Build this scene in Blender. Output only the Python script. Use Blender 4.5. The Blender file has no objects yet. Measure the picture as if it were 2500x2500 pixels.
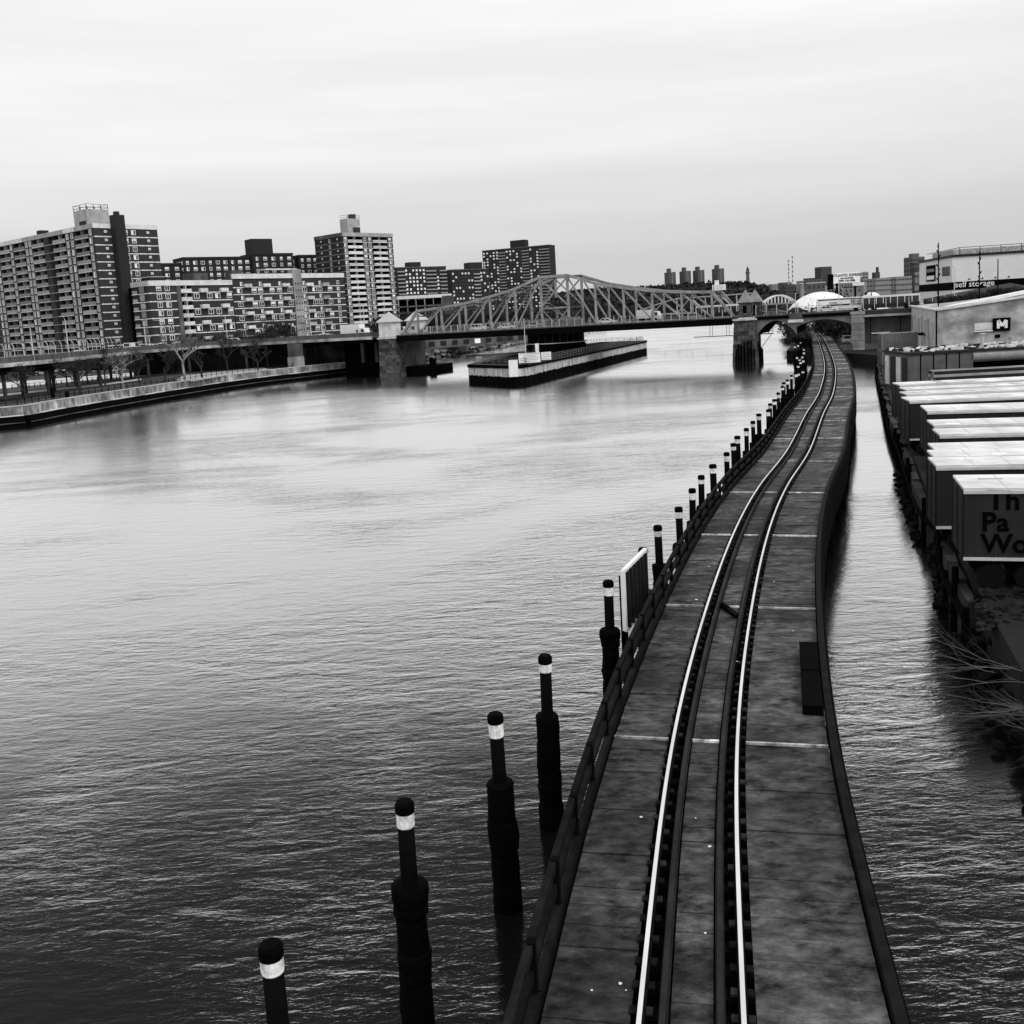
import bpy, bmesh, math, random
from mathutils import Vector, Matrix, noise
random.seed(7)
R = math.radians
scene = bpy.context.scene
COL = scene.collection

# ---------------------------------------------------------------- camera
FPX, CX, CY, CH = 2410.0, 1250.0, 1110.0, 14.0        # in pixels of the 2500 px photograph
CROT = Matrix.Rotation(R(82), 3, 'X') @ Matrix.Rotation(R(-3.4), 3, 'Z')
camd = bpy.data.cameras.new('camera'); cam = bpy.data.objects.new('camera', camd); COL.objects.link(cam)
camd.sensor_width = 36; camd.lens = 36 * FPX / 2500; camd.shift_y = -140 / 2500
camd.clip_start = 0.5; camd.clip_end = 9000
cam.location = (0, 0, CH); cam.rotation_euler = CROT.to_euler()
scene.camera = cam
# ---------------------------------------------------------------- sky: overcast
SUN_EL, SUN_AZ = 48, 140          # azimuth clockwise from +Y
w = bpy.data.worlds.new('World'); scene.world = w; w.use_nodes = True
nt = w.node_tree; N = nt.nodes; L = nt.links; N.clear()
def nn(t, **k):
    n = N.new(t)
    for a, b in k.items(): setattr(n, a, b)
    return n
out = nn('ShaderNodeOutputWorld'); bg = nn('ShaderNodeBackground'); L.new(bg.outputs[0], out.inputs[0])
sky = nn('ShaderNodeTexSky', sky_type='NISHITA', sun_disc=False)
sky.sun_elevation = R(SUN_EL); sky.sun_rotation = R(SUN_AZ)
bw = nn('ShaderNodeRGBToBW'); L.new(sky.outputs[0], bw.inputs[0])
tc = nn('ShaderNodeTexCoord'); sep = nn('ShaderNodeSeparateXYZ'); L.new(tc.outputs['Generated'], sep.inputs[0])
ramp = nn('ShaderNodeValToRGB'); L.new(sep.outputs[2], ramp.inputs[0])
el = ramp.color_ramp.elements
el[0].position = 0.0; el[0].color = (6.3,) * 3 + (1,)
el[1].position = 1.0; el[1].color = (9.6,) * 3 + (1,)
for p, v in ((0.05, 6.7), (0.10, 7.5), (0.16, 9.0), (0.25, 9.7)):
    e = el.new(p); e.color = (v,) * 3 + (1,)
mp = nn('ShaderNodeMapping'); mp.inputs['Scale'].default_value = (1.1, 1.1, 13.0); mp.inputs['Location'].default_value = (0.55, 0.1, 0.35)
L.new(tc.outputs['Generated'], mp.inputs[0])
ns = nn('ShaderNodeTexNoise'); ns.inputs['Scale'].default_value = 1.6; ns.inputs['Detail'].default_value = 5; ns.inputs['Roughness'].default_value = .5
L.new(mp.outputs[0], ns.inputs[0])
mr = nn('ShaderNodeMapRange'); mr.inputs[1].default_value = .36; mr.inputs[2].default_value = .66; mr.inputs[3].default_value = .94; mr.inputs[4].default_value = 1.05
L.new(ns.outputs[0], mr.inputs[0])
mul = nn('ShaderNodeMath', operation='MULTIPLY'); L.new(ramp.outputs[0], mul.inputs[0]); L.new(mr.outputs[0], mul.inputs[1])
mix = nn('ShaderNodeMix', data_type='FLOAT'); mix.inputs[0].default_value = .93      # 7 % clear sky, the rest cloud
L.new(bw.outputs[0], mix.inputs[2]); L.new(mul.outputs[0], mix.inputs[3]); L.new(mix.outputs[0], bg.inputs[0])
bg.inputs[1].default_value = 0.1
sd = bpy.data.lights.new('sun', 'SUN'); so = bpy.data.objects.new('sun', sd); COL.objects.link(so)
sd.energy = 1.5; sd.angle = R(25); sd.color = (1, .99, .97)
so.rotation_euler = (R(90 - SUN_EL), 0, R(180 - SUN_AZ)); so.location = (60, -80, 120)
scene.view_settings.view_transform = 'Standard'; scene.view_settings.look = 'None'
scene.view_settings.exposure = 0; scene.view_settings.gamma = 1

# ---------------------------------------------------------------- helpers
def ray(px, py): return CROT @ Vector(((px - CX) / FPX, (CY - py) / FPX, -1))
def G(px, py, z=0.0):
    d = ray(px, py); t = (z - CH) / d.z; return Vector((0, 0, CH)) + d * t
def AT(px, py, Y):
    d = ray(px, py); return Vector((0, 0, CH)) + d * (Y / d.y)

MATS = {}
def mat(name, v=.3, rough=.8, var=0.0, scale=1.0, stretch=(1, 1, 1), bump=0.0, bscale=None, metal=0.0, spec=.3, rnd=0.0, detail=4, var2=0, scale2=.2):
    if name in MATS: return MATS[name]
    m = bpy.data.materials.new(name); m.use_nodes = True; n = m.node_tree.nodes; l = m.node_tree.links
    b = n['Principled BSDF']; b.inputs['Roughness'].default_value = rough; b.inputs['Metallic'].default_value = metal
    b.inputs['Specular IOR Level'].default_value = spec
    b.inputs['Base Color'].default_value = (v, v, v, 1)
    src = None
    if var or bump or rnd or var2:
        t = n.new('ShaderNodeTexCoord'); mp = n.new('ShaderNodeMapping'); mp.inputs['Scale'].default_value = stretch
        l.new(t.outputs['Object'], mp.inputs[0])
        oi = n.new('ShaderNodeObjectInfo')
        ad = n.new('ShaderNodeVectorMath'); ad.operation = 'ADD'; l.new(mp.outputs[0], ad.inputs[0])
        cmb = n.new('ShaderNodeMath'); cmb.operation = 'MULTIPLY'; cmb.inputs[1].default_value = 57.0 if rnd else 0; l.new(oi.outputs['Random'], cmb.inputs[0]); l.new(cmb.outputs[0], ad.inputs[1])
        tx = n.new('ShaderNodeTexNoise'); tx.inputs['Scale'].default_value = scale; tx.inputs['Detail'].default_value = detail; tx.inputs['Roughness'].default_value = .62
        l.new(ad.outputs[0], tx.inputs[0])
        r = n.new('ShaderNodeMapRange'); r.inputs[1].default_value = .3; r.inputs[2].default_value = .7; r.inputs[3].default_value = max(0, 1 - var); r.inputs[4].default_value = 1 + var
        l.new(tx.outputs[0], r.inputs[0]); val = r.outputs[0]
        if rnd:
            r2 = n.new('ShaderNodeMapRange'); r2.inputs[3].default_value = 1 - rnd; r2.inputs[4].default_value = 1 + rnd; l.new(oi.outputs['Random'], r2.inputs[0])
            mu = n.new('ShaderNodeMath'); mu.operation = 'MULTIPLY'; l.new(val, mu.inputs[0]); l.new(r2.outputs[0], mu.inputs[1]); val = mu.outputs[0]
        if var2:
            t2 = n.new('ShaderNodeTexNoise'); t2.inputs['Scale'].default_value = scale2; t2.inputs['Detail'].default_value = 3; l.new(t.outputs['Object'], t2.inputs[0])
            r3 = n.new('ShaderNodeMapRange'); r3.inputs[1].default_value = .35; r3.inputs[2].default_value = .65; r3.inputs[3].default_value = max(0, 1 - var2); r3.inputs[4].default_value = 1 + var2; l.new(t2.outputs[0], r3.inputs[0])
            mu = n.new('ShaderNodeMath'); mu.operation = 'MULTIPLY'; l.new(val, mu.inputs[0]); l.new(r3.outputs[0], mu.inputs[1]); val = mu.outputs[0]
        mv = n.new('ShaderNodeMath'); mv.operation = 'MULTIPLY'; mv.inputs[1].default_value = v; mv.use_clamp = True; l.new(val, mv.inputs[0])
        l.new(mv.outputs[0], b.inputs['Base Color'])
        if bump:
            bp = n.new('ShaderNodeBump'); bp.inputs['Strength'].default_value = bump; bp.inputs['Distance'].default_value = .05
            if bscale:
                t3 = n.new('ShaderNodeTexNoise'); t3.inputs['Scale'].default_value = bscale; t3.inputs['Detail'].default_value = 4; l.new(ad.outputs[0], t3.inputs[0]); l.new(t3.outputs[0], bp.inputs['Height'])
            else: l.new(tx.outputs[0], bp.inputs['Height'])
            l.new(bp.outputs[0], b.inputs['Normal'])
    MATS[name] = m; return m

class MB:
    def __init__(s): s.v = []; s.f = []; s.m = []
    def add(s, vs, fs, mi=0):
        o = len(s.v); s.v += [tuple(p) for p in vs]; s.f += [tuple(i + o for i in f) for f in fs]; s.m += [mi] * len(fs)
    def box(s, x0, x1, y0, y1, z0, z1, mi=0):
        s.add([(x0,y0,z0),(x1,y0,z0),(x1,y1,z0),(x0,y1,z0),(x0,y0,z1),(x1,y0,z1),(x1,y1,z1),(x0,y1,z1)],
              [(0,3,2,1),(4,5,6,7),(0,1,5,4),(1,2,6,5),(2,3,7,6),(3,0,4,7)], mi); return s
    def bar(s, p, q, w, h=None, mi=0, up=None):
        h = h or w; p = Vector(p); q = Vector(q); d = (q - p).normalized()
        up = Vector(up) if up else (Vector((0, 0, 1)) if abs(d.z) < .9 else Vector((0, 1, 0)))
        a = d.cross(up).normalized(); b = a.cross(d).normalized(); a *= w / 2; b *= h / 2
        s.add([p-a-b, p+a-b, p+a+b, p-a+b, q-a-b, q+a-b, q+a+b, q-a+b], [(0,3,2,1),(4,5,6,7),(0,1,5,4),(1,2,6,5),(2,3,7,6),(3,0,4,7)], mi); return s
    def tube(s, p, q, r0, r1=None, n=10, mi=0, cap=True):
        r1 = r0 if r1 is None else r1; p = Vector(p); q = Vector(q); d = (q - p).normalized()
        u = Vector((1, 0, 0)) if abs(d.x) < .8 else Vector((0, 1, 0)); a = d.cross(u).normalized(); b = d.cross(a)
        vs = []
        for c, r in ((p, r0), (q, r1)):
            for i in range(n):
                t = 2 * math.pi * i / n; vs.append(c + a * math.cos(t) * r + b * math.sin(t) * r)
        fs = [(i, (i+1) % n, n + (i+1) % n, n + i) for i in range(n)]
        if cap: fs += [tuple(range(n))[::-1], tuple(range(n, 2*n))]
        s.add(vs, fs, mi); return s
    def lathe(s, prof, n=16, mi=0, c=(0, 0)):
        vs = []; k = len(prof)
        for r, z in prof:
            for i in range(n):
                t = 2*math.pi*i/n; vs.append((c[0] + r*math.cos(t), c[1] + r*math.sin(t), z))
        fs = [(j*n+i, j*n+(i+1) % n, (j+1)*n+(i+1) % n, (j+1)*n+i) for j in range(k-1) for i in range(n)]
        fs += [tuple(range(n))[::-1], tuple(range((k-1)*n, k*n))]
        s.add(vs, fs, mi); return s
    def prism(s, poly, z0, z1, mi=0):
        n = len(poly); a = sum(poly[i][0]*poly[(i+1) % n][1] - poly[(i+1) % n][0]*poly[i][1] for i in range(n))
        if a < 0: poly = poly[::-1]
        vs = [(p[0], p[1], z0) for p in poly] + [(p[0], p[1], z1) for p in poly]
        s.add(vs, [tuple(range(n))[::-1], tuple(range(n, 2*n))] + [(i, (i+1) % n, n+(i+1) % n, n+i) for i in range(n)], mi); return s
    def sideprism(s, poly, y0, y1, mi=0):      # polygon in x-z pushed along y
        n = len(poly); a = sum(poly[i][0]*poly[(i+1) % n][1] - poly[(i+1) % n][0]*poly[i][1] for i in range(n))
        if a < 0: poly = poly[::-1]
        vs = [(p[0], y0, p[1]) for p in poly] + [(p[0], y1, p[1]) for p in poly]
        s.add(vs, [tuple(range(n)), tuple(range(n, 2*n))[::-1]] + [(i, n+i, n+(i+1) % n, (i+1) % n) for i in range(n)], mi); return s
    def sweep(s, pts, w, h, mi=0, off=0.0, z=0.0):    # rectangular section along a plan path; off to the right
        vs = []; fr = frames(pts)
        for (p, t, r) in fr:
            c = p + r * off
            for dx, dz in ((-w/2, 0), (w/2, 0), (w/2, h), (-w/2, h)): vs.append((c.x + r.x*dx, c.y + r.y*dx, p.z + z + dz))
        k = len(pts); fs = []
        for i in range(k-1):
            for j in range(4):
                fs.append((i*4+j, i*4+(j+1) % 4, (i+1)*4+(j+1) % 4, (i+1)*4+j))
        fs += [(0, 3, 2, 1), tuple((k-1)*4+j for j in range(4))]
        s.add(vs, fs, mi); return s
    def mesh(s, name, mats, smooth=False):
        me = bpy.data.meshes.new(name); me.from_pydata(s.v, [], s.f)
        for m in (mats if isinstance(mats, (list, tuple)) else [mats]): me.materials.append(m)
        me.polygons.foreach_set('material_index', s.m)
        if smooth: me.polygons.foreach_set('use_smooth', [True] * len(s.f))
        me.update(); return me
    def build(s, name, mats, parent=None, loc=(0, 0, 0), rz=0, smooth=False):
        return inst(name, s.mesh(name, mats, smooth), parent, loc, rz)
def inst(name, me, parent=None, loc=(0, 0, 0), rz=0, scale=None):
    o = bpy.data.objects.new(name, me); COL.objects.link(o); o.location = loc
    o.rotation_euler = (0, 0, rz) if isinstance(rz, (int, float)) else rz
    if scale: o.scale = scale if isinstance(scale, (tuple, list)) else (scale,)*3
    if parent: o.parent = parent
    return o
def tag(o, label=None, cat=None, group=None, kind=None):
    if label: o['label'] = label
    if cat: o['category'] = cat
    if group: o['group'] = group
    if kind: o['kind'] = kind
    return o
def thing(name, label, cat, loc=(0, 0, 0), rz=0, group=None):
    o = bpy.data.objects.new(name, None); COL.objects.link(o); o.location = loc; o.rotation_euler = (0, 0, rz); o.empty_display_size = .5
    return tag(o, label, cat, group)
def copy_tree(o, parent=None):
    c = o.copy(); COL.objects.link(c); c.parent = parent
    for ch in list(o.children): copy_tree(ch, c)
    return c
def frames(pts):
    fr = []
    for i, p in enumerate(pts):
        a = pts[max(0, i-1)]; b = pts[min(len(pts)-1, i+1)]; t = Vector((b.x-a.x, b.y-a.y, 0)).normalized()
        fr.append((Vector(p), t, Vector((t.y, -t.x, 0))))
    return fr
def spline(pts, step):
    P = [Vector(p) for p in pts]; P = [P[0]*2-P[1]] + P + [P[-1]*2-P[-2]]; out = []
    for i in range(1, len(P)-2):
        for k in range(40):
            t = k/40; a, b, c, d = P[i-1], P[i], P[i+1], P[i+2]
            out.append(.5*((2*b)+(c-a)*t+(2*a-5*b+4*c-d)*t*t+(3*b-a-3*c+d)*t**3))
    out.append(P[-2]); res = [out[0]]; acc = 0
    for a, b in zip(out, out[1:]):
        l = (b-a).length
        while acc + l >= step:
            k = (step-acc)/l; a = a.lerp(b, k); res.append(a.copy()); l = (b-a).length; acc = 0
        acc += l
    return res
def text_part(name, body, size, m, parent, loc, rot, extrude=.01, bold=0.0, align='LEFT', spacing=1.0):
    c = bpy.data.curves.new(name, 'FONT'); c.body = body; c.size = size; c.extrude = extrude; c.offset = bold; c.align_x = align; c.space_line = spacing; c.resolution_u = 3
    t = bpy.data.objects.new(name, c); COL.objects.link(t)
    me = bpy.data.meshes.new_from_object(t); bpy.data.objects.remove(t); bpy.data.curves.remove(c)
    me.materials.clear(); me.materials.append(m)
    o = bpy.data.objects.new(name, me); COL.objects.link(o); o.location = loc; o.rotation_euler = rot
    if parent: o.parent = parent
    return o

# ---------------------------------------------------------------- materials
M_black = mat('black_steel', .003, .8, .3, 3, spec=.03)
M_dark = mat('dark_steel', .02, .6, .35, 2, spec=.2)
M_white = mat('white_paint', .82, .6, .12, .6)
M_offw = mat('off_white', .66, .7, .2, .8)
M_pale = mat('pale_concrete', .5, .85, .3, .5, bump=.2)
M_conc = mat('concrete', .32, .85, .35, .35, (1, 1, .5), var2=.25, bump=.2)
M_concd = mat('dirty_or_shaded_concrete', .09, .85, .5, .3, (1, 1, .4), var2=.35)
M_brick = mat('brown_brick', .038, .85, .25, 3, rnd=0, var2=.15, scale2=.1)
M_brickd = mat('dark_or_shaded_brick', .022, .85, .25, 3, var2=.15, scale2=.1)  # truly dark brick, and also brick faces painted in shade
M_glass = mat('window_glass', .02, .12, spec=.6)
M_void = mat('dark_interior', .003, .95, spec=.02)
M_truss = mat('grey_bridge_paint', .27, .55, .3, .8, var2=.15)
M_trussd = mat('dark_bridge_paint', .05, .55, .3, .8)
M_asph = mat('asphalt', .035, .9, .4, .4)
M_stone = mat('granite', .065, .85, .6, 1.2, rnd=.6, bump=.4)
M_timber = mat('tarred_timber', .003, .9, .5, 3, (1, 1, .3), bump=.4, spec=.03)
M_rubber = mat('black_rubber', .0016, .8, .5, 6, bump=.5, spec=.03)
M_grass = mat('winter_grass', .036, .95, .7, .5, var2=.6, scale2=.06)
M_path = mat('pale_path', .55, .9, .2, .3)
M_bark = mat('dark_bark', .03, .9, .4, 3)
M_barkw = mat('pale_bark', .30, .9, .5, 1.5)
M_twig = mat('bare_twigs', .028, .9)
M_bush = mat('dark_foliage', .02, .9, .5, .8)
M_hill = mat('hill_scrub', .015, .95, .5, .02, var2=.4, scale2=.01)
M_tyre = mat('tyre', .004, .9, spec=.1)
M_lamp = mat('galvanised', .55, .45, .15, 1)
M_rail_head = mat('worn_rail_head', .80, .28, .15, 1.2, (1, .15, 1), metal=.75, spec=.5)
M_rust = mat('rusted_rail', .007, .8, .6, 3, spec=.06)
M_rustw = mat('dull_guard_rail', .016, .7, .6, 1, spec=.1)
M_plank = mat('weathered_plank', .022, .75, .55, 2.4, (1.1, 2.2, 1), rnd=.2, bump=.35, detail=6, spec=.2)
def blotch(m, amount=1.0):      # stains and pale scuffs that run on from plank to plank
    n = m.node_tree.nodes; l = m.node_tree.links; b = n['Principled BSDF']; src = b.inputs['Base Color'].links[0].from_socket
    g = n.new('ShaderNodeNewGeometry'); mp = n.new('ShaderNodeMapping'); mp.inputs['Rotation'].default_value = (0, 0, -.25); mp.inputs['Scale'].default_value = (1.0, 1.55, 1); l.new(g.outputs['Position'], mp.inputs[0])
    t = n.new('ShaderNodeTexNoise'); t.inputs['Scale'].default_value = 1.9; t.inputs['Detail'].default_value = 10; t.inputs['Roughness'].default_value = .72; l.new(mp.outputs[0], t.inputs[0])
    r_ = n.new('ShaderNodeMapRange'); r_.inputs[1].default_value = .36; r_.inputs[2].default_value = .68; r_.inputs[3].default_value = .08; r_.inputs[4].default_value = 4.2; l.new(t.outputs[0], r_.inputs[0])
    t2 = n.new('ShaderNodeTexNoise'); t2.inputs['Scale'].default_value = .28; t2.inputs['Detail'].default_value = 3; l.new(mp.outputs[0], t2.inputs[0])
    r2 = n.new('ShaderNodeMapRange'); r2.inputs[1].default_value = .35; r2.inputs[2].default_value = .65; r2.inputs[3].default_value = .45; r2.inputs[4].default_value = 1.6; l.new(t2.outputs[0], r2.inputs[0])
    a = n.new('ShaderNodeMath'); a.operation = 'MULTIPLY'; l.new(r_.outputs[0], a.inputs[0]); l.new(r2.outputs[0], a.inputs[1])
    c = n.new('ShaderNodeMath'); c.operation = 'MULTIPLY'; l.new(src, c.inputs[0]); l.new(a.outputs[0], c.inputs[1]); l.new(c.outputs[0], b.inputs['Base Color'])
blotch(M_plank)

# ================================================================ SETTING
# water
def water_mat():
    m = bpy.data.materials.new('river_water'); m.use_nodes = True; n = m.node_tree.nodes; l = m.node_tree.links
    n.remove(n['Principled BSDF'])
    dif = n.new('ShaderNodeBsdfDiffuse'); dif.inputs[0].default_value = (.006, .006, .006, 1)
    glo = n.new('ShaderNodeBsdfGlossy'); glo.inputs['Roughness'].default_value = .12; glo.inputs[0].default_value = (1, 1, 1, 1)
    fre = n.new('ShaderNodeFresnel'); fre.inputs[0].default_value = 1.33
    cr = n.new('ShaderNodeValToRGB'); l.new(fre.outputs[0], cr.inputs[0]); ce = cr.color_ramp.elements
    ce[0].position = .02; ce[0].color = (.006,)*3 + (1,); ce[1].position = 1; ce[1].color = (.96,)*3 + (1,)
    for p_, v_ in ((.045, .013), (.075, .035), (.10, .095), (.13, .26), (.165, .48), (.21, .62), (.4, .80), (.7, .92)): e_ = ce.new(p_); e_.color = (v_,)*3 + (1,)
    mxs = n.new('ShaderNodeMixShader'); l.new(cr.outputs[0], mxs.inputs[0]); l.new(dif.outputs[0], mxs.inputs[1]); l.new(glo.outputs[0], mxs.inputs[2])
    l.new(mxs.outputs[0], n['Material Output'].inputs[0])
    t = n.new('ShaderNodeTexCoord')
    def noi(sc, rot, det, scale=1.0, rough=.55, dist=0):
        mp = n.new('ShaderNodeMapping'); mp.inputs['Scale'].default_value = sc; mp.inputs['Rotation'].default_value = (0, 0, rot)
        l.new(t.outputs['Object'], mp.inputs[0])
        x = n.new('ShaderNodeTexNoise'); x.inputs['Scale'].default_value = scale; x.inputs['Detail'].default_value = det; x.inputs['Roughness'].default_value = rough; x.inputs['Distortion'].default_value = dist
        l.new(mp.outputs[0], x.inputs[0]); return x.outputs[0]
    def mth(op, a, b_):
        x = n.new('ShaderNodeMath'); x.operation = op
        for i, v in enumerate((a, b_)):
            if isinstance(v, (int, float)): x.inputs[i].default_value = v
            else: l.new(v, x.inputs[i])
        return x.outputs[0]
    big = noi((.7, 1.8, 1), .15, 4, .62, .55, .5)         # wavelets of two metres
    mid = noi((1.5, 4.0, 1), -.12, 4, .9, .6, .6)
    fine = noi((4, 10, 1), .1, 3, 1.0, .6, .3)
    patch = noi((.02, .034, 1), .3, 4, 1.0, .55, 1.2)    # wind patches
    pr = n.new('ShaderNodeMapRange'); pr.inputs[1].default_value = .43; pr.inputs[2].default_value = .6; pr.inputs[3].default_value = .42; pr.inputs[4].default_value = 1.5
    l.new(patch, pr.inputs[0])
    p2_ = noi((.10, .26, 1), -.2, 3, 1.0, .6, .8)
    pr2 = n.new('ShaderNodeMapRange'); pr2.inputs[1].default_value = .36; pr2.inputs[2].default_value = .64; pr2.inputs[3].default_value = .7; pr2.inputs[4].default_value = 1.3; l.new(p2_, pr2.inputs[0])
    pm = mth('MULTIPLY', pr.outputs[0], pr2.outputs[0])
    h = mth('ADD', mth('ADD', mth('MULTIPLY', big, .11), mth('MULTIPLY', mid, .055)), mth('MULTIPLY', fine, .012))
    gm = n.new('ShaderNodeNewGeometry'); sc = n.new('ShaderNodeVectorMath'); sc.operation = 'SCALE'; sc.inputs['Scale'].default_value = .055; l.new(gm.outputs['Incoming'], sc.inputs[0])
    for st, tg in ((.26, (glo,)), (.95, (fre, dif))):
        bp = n.new('ShaderNodeBump'); bp.inputs['Distance'].default_value = 1.0
        l.new(mth('MULTIPLY', pm, st), bp.inputs['Strength']); l.new(h, bp.inputs['Height'])
        nv = bp.outputs[0]
        if tg[0] is glo:        # one sees mostly the wave slopes that lean towards the eye
            ad = n.new('ShaderNodeVectorMath'); ad.operation = 'ADD'; l.new(nv, ad.inputs[0]); l.new(sc.outputs[0], ad.inputs[1])
            no = n.new('ShaderNodeVectorMath'); no.operation = 'NORMALIZE'; l.new(ad.outputs[0], no.inputs[0]); nv = no.outputs[0]
        for x_ in tg: l.new(nv, x_.inputs['Normal'])
    return m
wb = MB(); wb.add([(-900, -120, 0), (900, -120, 0), (900, 1500, 0), (-900, 1500, 0)], [(0, 1, 2, 3)])
tag(wb.build('river_water', water_mat()), kind='structure')

# left bank, far land and right bank as solid sheets above the water
SW = [G(-120, 1062), G(0, 1048), G(60, 1042), G(170, 1020), G(400, 978), G(600, 945), G(760, 925), G(880, 911)]
SW = [Vector((p.x, p.y, 0)) for p in SW]
LB2 = [Vector((-36, 296, 0)), Vector((-33, 330, 0)), G(1030, 882), G(1100, 868), G(1180, 856), G(1300, 834), G(1450, 806), Vector((150, 1000, 0)), Vector((190, 1120, 0))]
_sp = frames(spline(SW + [Vector((-36, 296, 0))], 4.0))
left_poly = [((p - r*.3).x, (p - r*.3).y) for p, t, r in _sp] + [(p.x, p.y) for p in LB2[1:]] + [(190, 1500), (-1500, 1500), (-1500, 120), (-100, 120)]
tag(MB().prism(left_poly, -1, 3.5).build('park_ground', M_grass), kind='structure')
RB = [(10.5, -60), (11, 0), (13, 16), (15.2, 29), (17.6, 36.5), (19.6, 43), (22.8, 51), (24.0, 56.3), (30.5, 75), (37.6, 96), (46.5, 121), (64, 170), (71, 186), (70.5, 200), (66, 214), (64, 226), (72, 250), (93, 324), (115, 402), (140, 495), (176, 656), (186, 800), (195, 1000), (198, 1120)]
right_poly = RB + [(198, 1500), (1500, 1500), (1500, -60)]
M_yard = mat('yard_ground', .005, .9, .5, .5, var2=.4, scale2=.15, bump=.3)  # near black: shadow on the near bank put into the ground colour
tag(MB().prism(right_poly, -1, 2.4).build('yard_ground', M_yard), kind='structure')
tag(MB().prism([(-2600, 1490), (2600, 1490), (2600, 6000), (-2600, 6000)], -1, 3.0).build('far_land', M_hill), kind='structure')

# ================================================================ RAIL TRESTLE
TP = [Vector(p) for p in ((-1.0, -4, 4), (.6, 5, 4), (2.15, 13.1, 4), (4.15, 21.9, 4), (7.0, 31.9, 4), (10.4, 42.5, 4), (13.9, 52.1, 4), (18.9, 64.4, 4), (26.0, 83.8, 4), (33.9, 104.9, 4), (46.0, 140.8, 4), (61.2, 190, 4), (79.1, 250, 4), (107, 350, 4), (140, 476, 4), (190, 640, 4))]
PATH = spline(TP, .55)
FR = frames(PATH)
i0 = next(i for i, p in enumerate(PATH) if p.y > 7)
iN = next(i for i, p in enumerate(PATH) if p.y > 215)
tr = thing('railway_trestle', 'long planked single-track railway trestle curving away along the river', 'trestle')
def pl_mesh(a, b, hw=.2735):
    m = MB(); x0, x1 = a, b
    m.add([(x0, -hw, 0), (x1, -hw, 0), (x1, hw, 0), (x0, hw, 0), (x0, -hw, .055), (x1, -hw, .055), (x1, hw, .055), (x0, hw, .055)],
          [(0,3,2,1),(0,1,5,4),(1,2,6,5),(2,3,7,6),(3,0,4,7),(4,5,6,7)])
    return m.mesh('plank', M_plank)
strips = ((-2.12, -.86), (-.30, .30), (.90, 2.70))
PM = [pl_mesh(*s) for s in strips]; PN = [pl_mesh(s[0], s[1], .252) for s in strips]
tie_me = MB().box(-1.15, 1.15, -.11, .11, -.2, -.01).mesh('tie', M_timber)
rest = MB(); restt = MB(); cnt = 0; ntie = 0
for i in range(i0, len(FR)):
    p, t, r = FR[i]
    if p.y > 480: break
    ang = math.atan2(t.y, t.x) - math.pi/2
    for k, (a, b) in enumerate(strips):
        dz = random.uniform(-.012, .012)
        if cnt < 300:
            inst('plank', (PN if random.random() < .16 else PM)[k], tr, (p.x, p.y, p.z - .055 + dz), (random.uniform(-.012, .012), random.uniform(-.004, .004), ang + random.uniform(-.006, .006))); cnt += 1
        else:
            rest.bar(p + r*a + Vector((0, 0, -.03+dz)), p + r*b + Vector((0, 0, -.03+dz)), .52 if (i + k) % 3 else .45, .055)
    if ntie < 200: inst('tie', tie_me, tr, (p.x, p.y, p.z - .02), ang); ntie += 1
    else: restt.bar(p - r*1.15 + Vector((0, 0, -.12)), p + r*1.15 + Vector((0, 0, -.12)), .2, .2)
M_plank_far = mat('weathered_plank_far', .036, .8, .7, .9, (1, 1, 1), spec=.2); blotch(M_plank_far)
tag(rest.build('planking', M_plank_far, tr), kind='stuff'); tag(restt.build('ties', M_timber, tr), kind='stuff')
P2 = [p for p in PATH if 5 < p.y < 480]
for off in (-.7175, .7175):
    rail = MB().sweep(P2, .13, .03, 0, off, .0).sweep(P2, .025, .11, 0, off, .03).build('running_rail', M_rust, tr)
    MB().sweep(P2, .07, .04, 0, off, .141).build('rail_head', M_rail_head, rail)
for off in (-.40, .40):
    MB().sweep(P2, .14, .03, 0, off, .0).sweep(P2, .085, .13, 0, off, .02).build('guard_rail', M_rustw, tr)
pls = MB(); jb = MB(); rt = random.Random(9)
for i in range(i0, i0 + 200):
    p, t, r = FR[i]
    for off in (-.7175, .7175):
        for sd_ in (-.12, .12):
            if rt.random() < .85:
                c = p + r*(off + sd_) + Vector((0, 0, .03)); pls.bar(c - t*.09, c + t*.06, .10, .03 + rt.uniform(0, .02), rt.choice((0, 0, 1)))
    if i % 22 == 0:
        for off in (-.7175, .7175): c = p + r*off + Vector((0, 0, .09)); jb.bar(c - t*.35 - r*.03, c + t*.35 - r*.03, .035, .1).bar(c - t*.35 + r*.03, c + t*.35 + r*.03, .035, .1)
tag(pls.build('tie_plates', [M_rust, mat('plate_steel', .02, .8, .6, 4, spec=.1)], tr), kind='stuff'); jb.build('joint_bars', M_rust, tr)
# light expansion joints across the deck
M_joint = mat('joint_seal', .5, .7, .8, 3.5, (1, 1, 1), rnd=.4)
s = 0
for i in range(i0, iN):
    p, t, r = FR[i]
    if i == i0: s = 5.9
    s += .55
    if s >= 10.3:
        s -= 10.3
        for (a, b) in strips:
            q = p + t*.27
            MB().bar(q + r*a + Vector((0, 0, .03)), q + r*b + Vector((0, 0, .03)), .065, .06).build('joint_strip', M_joint, tr)
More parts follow.
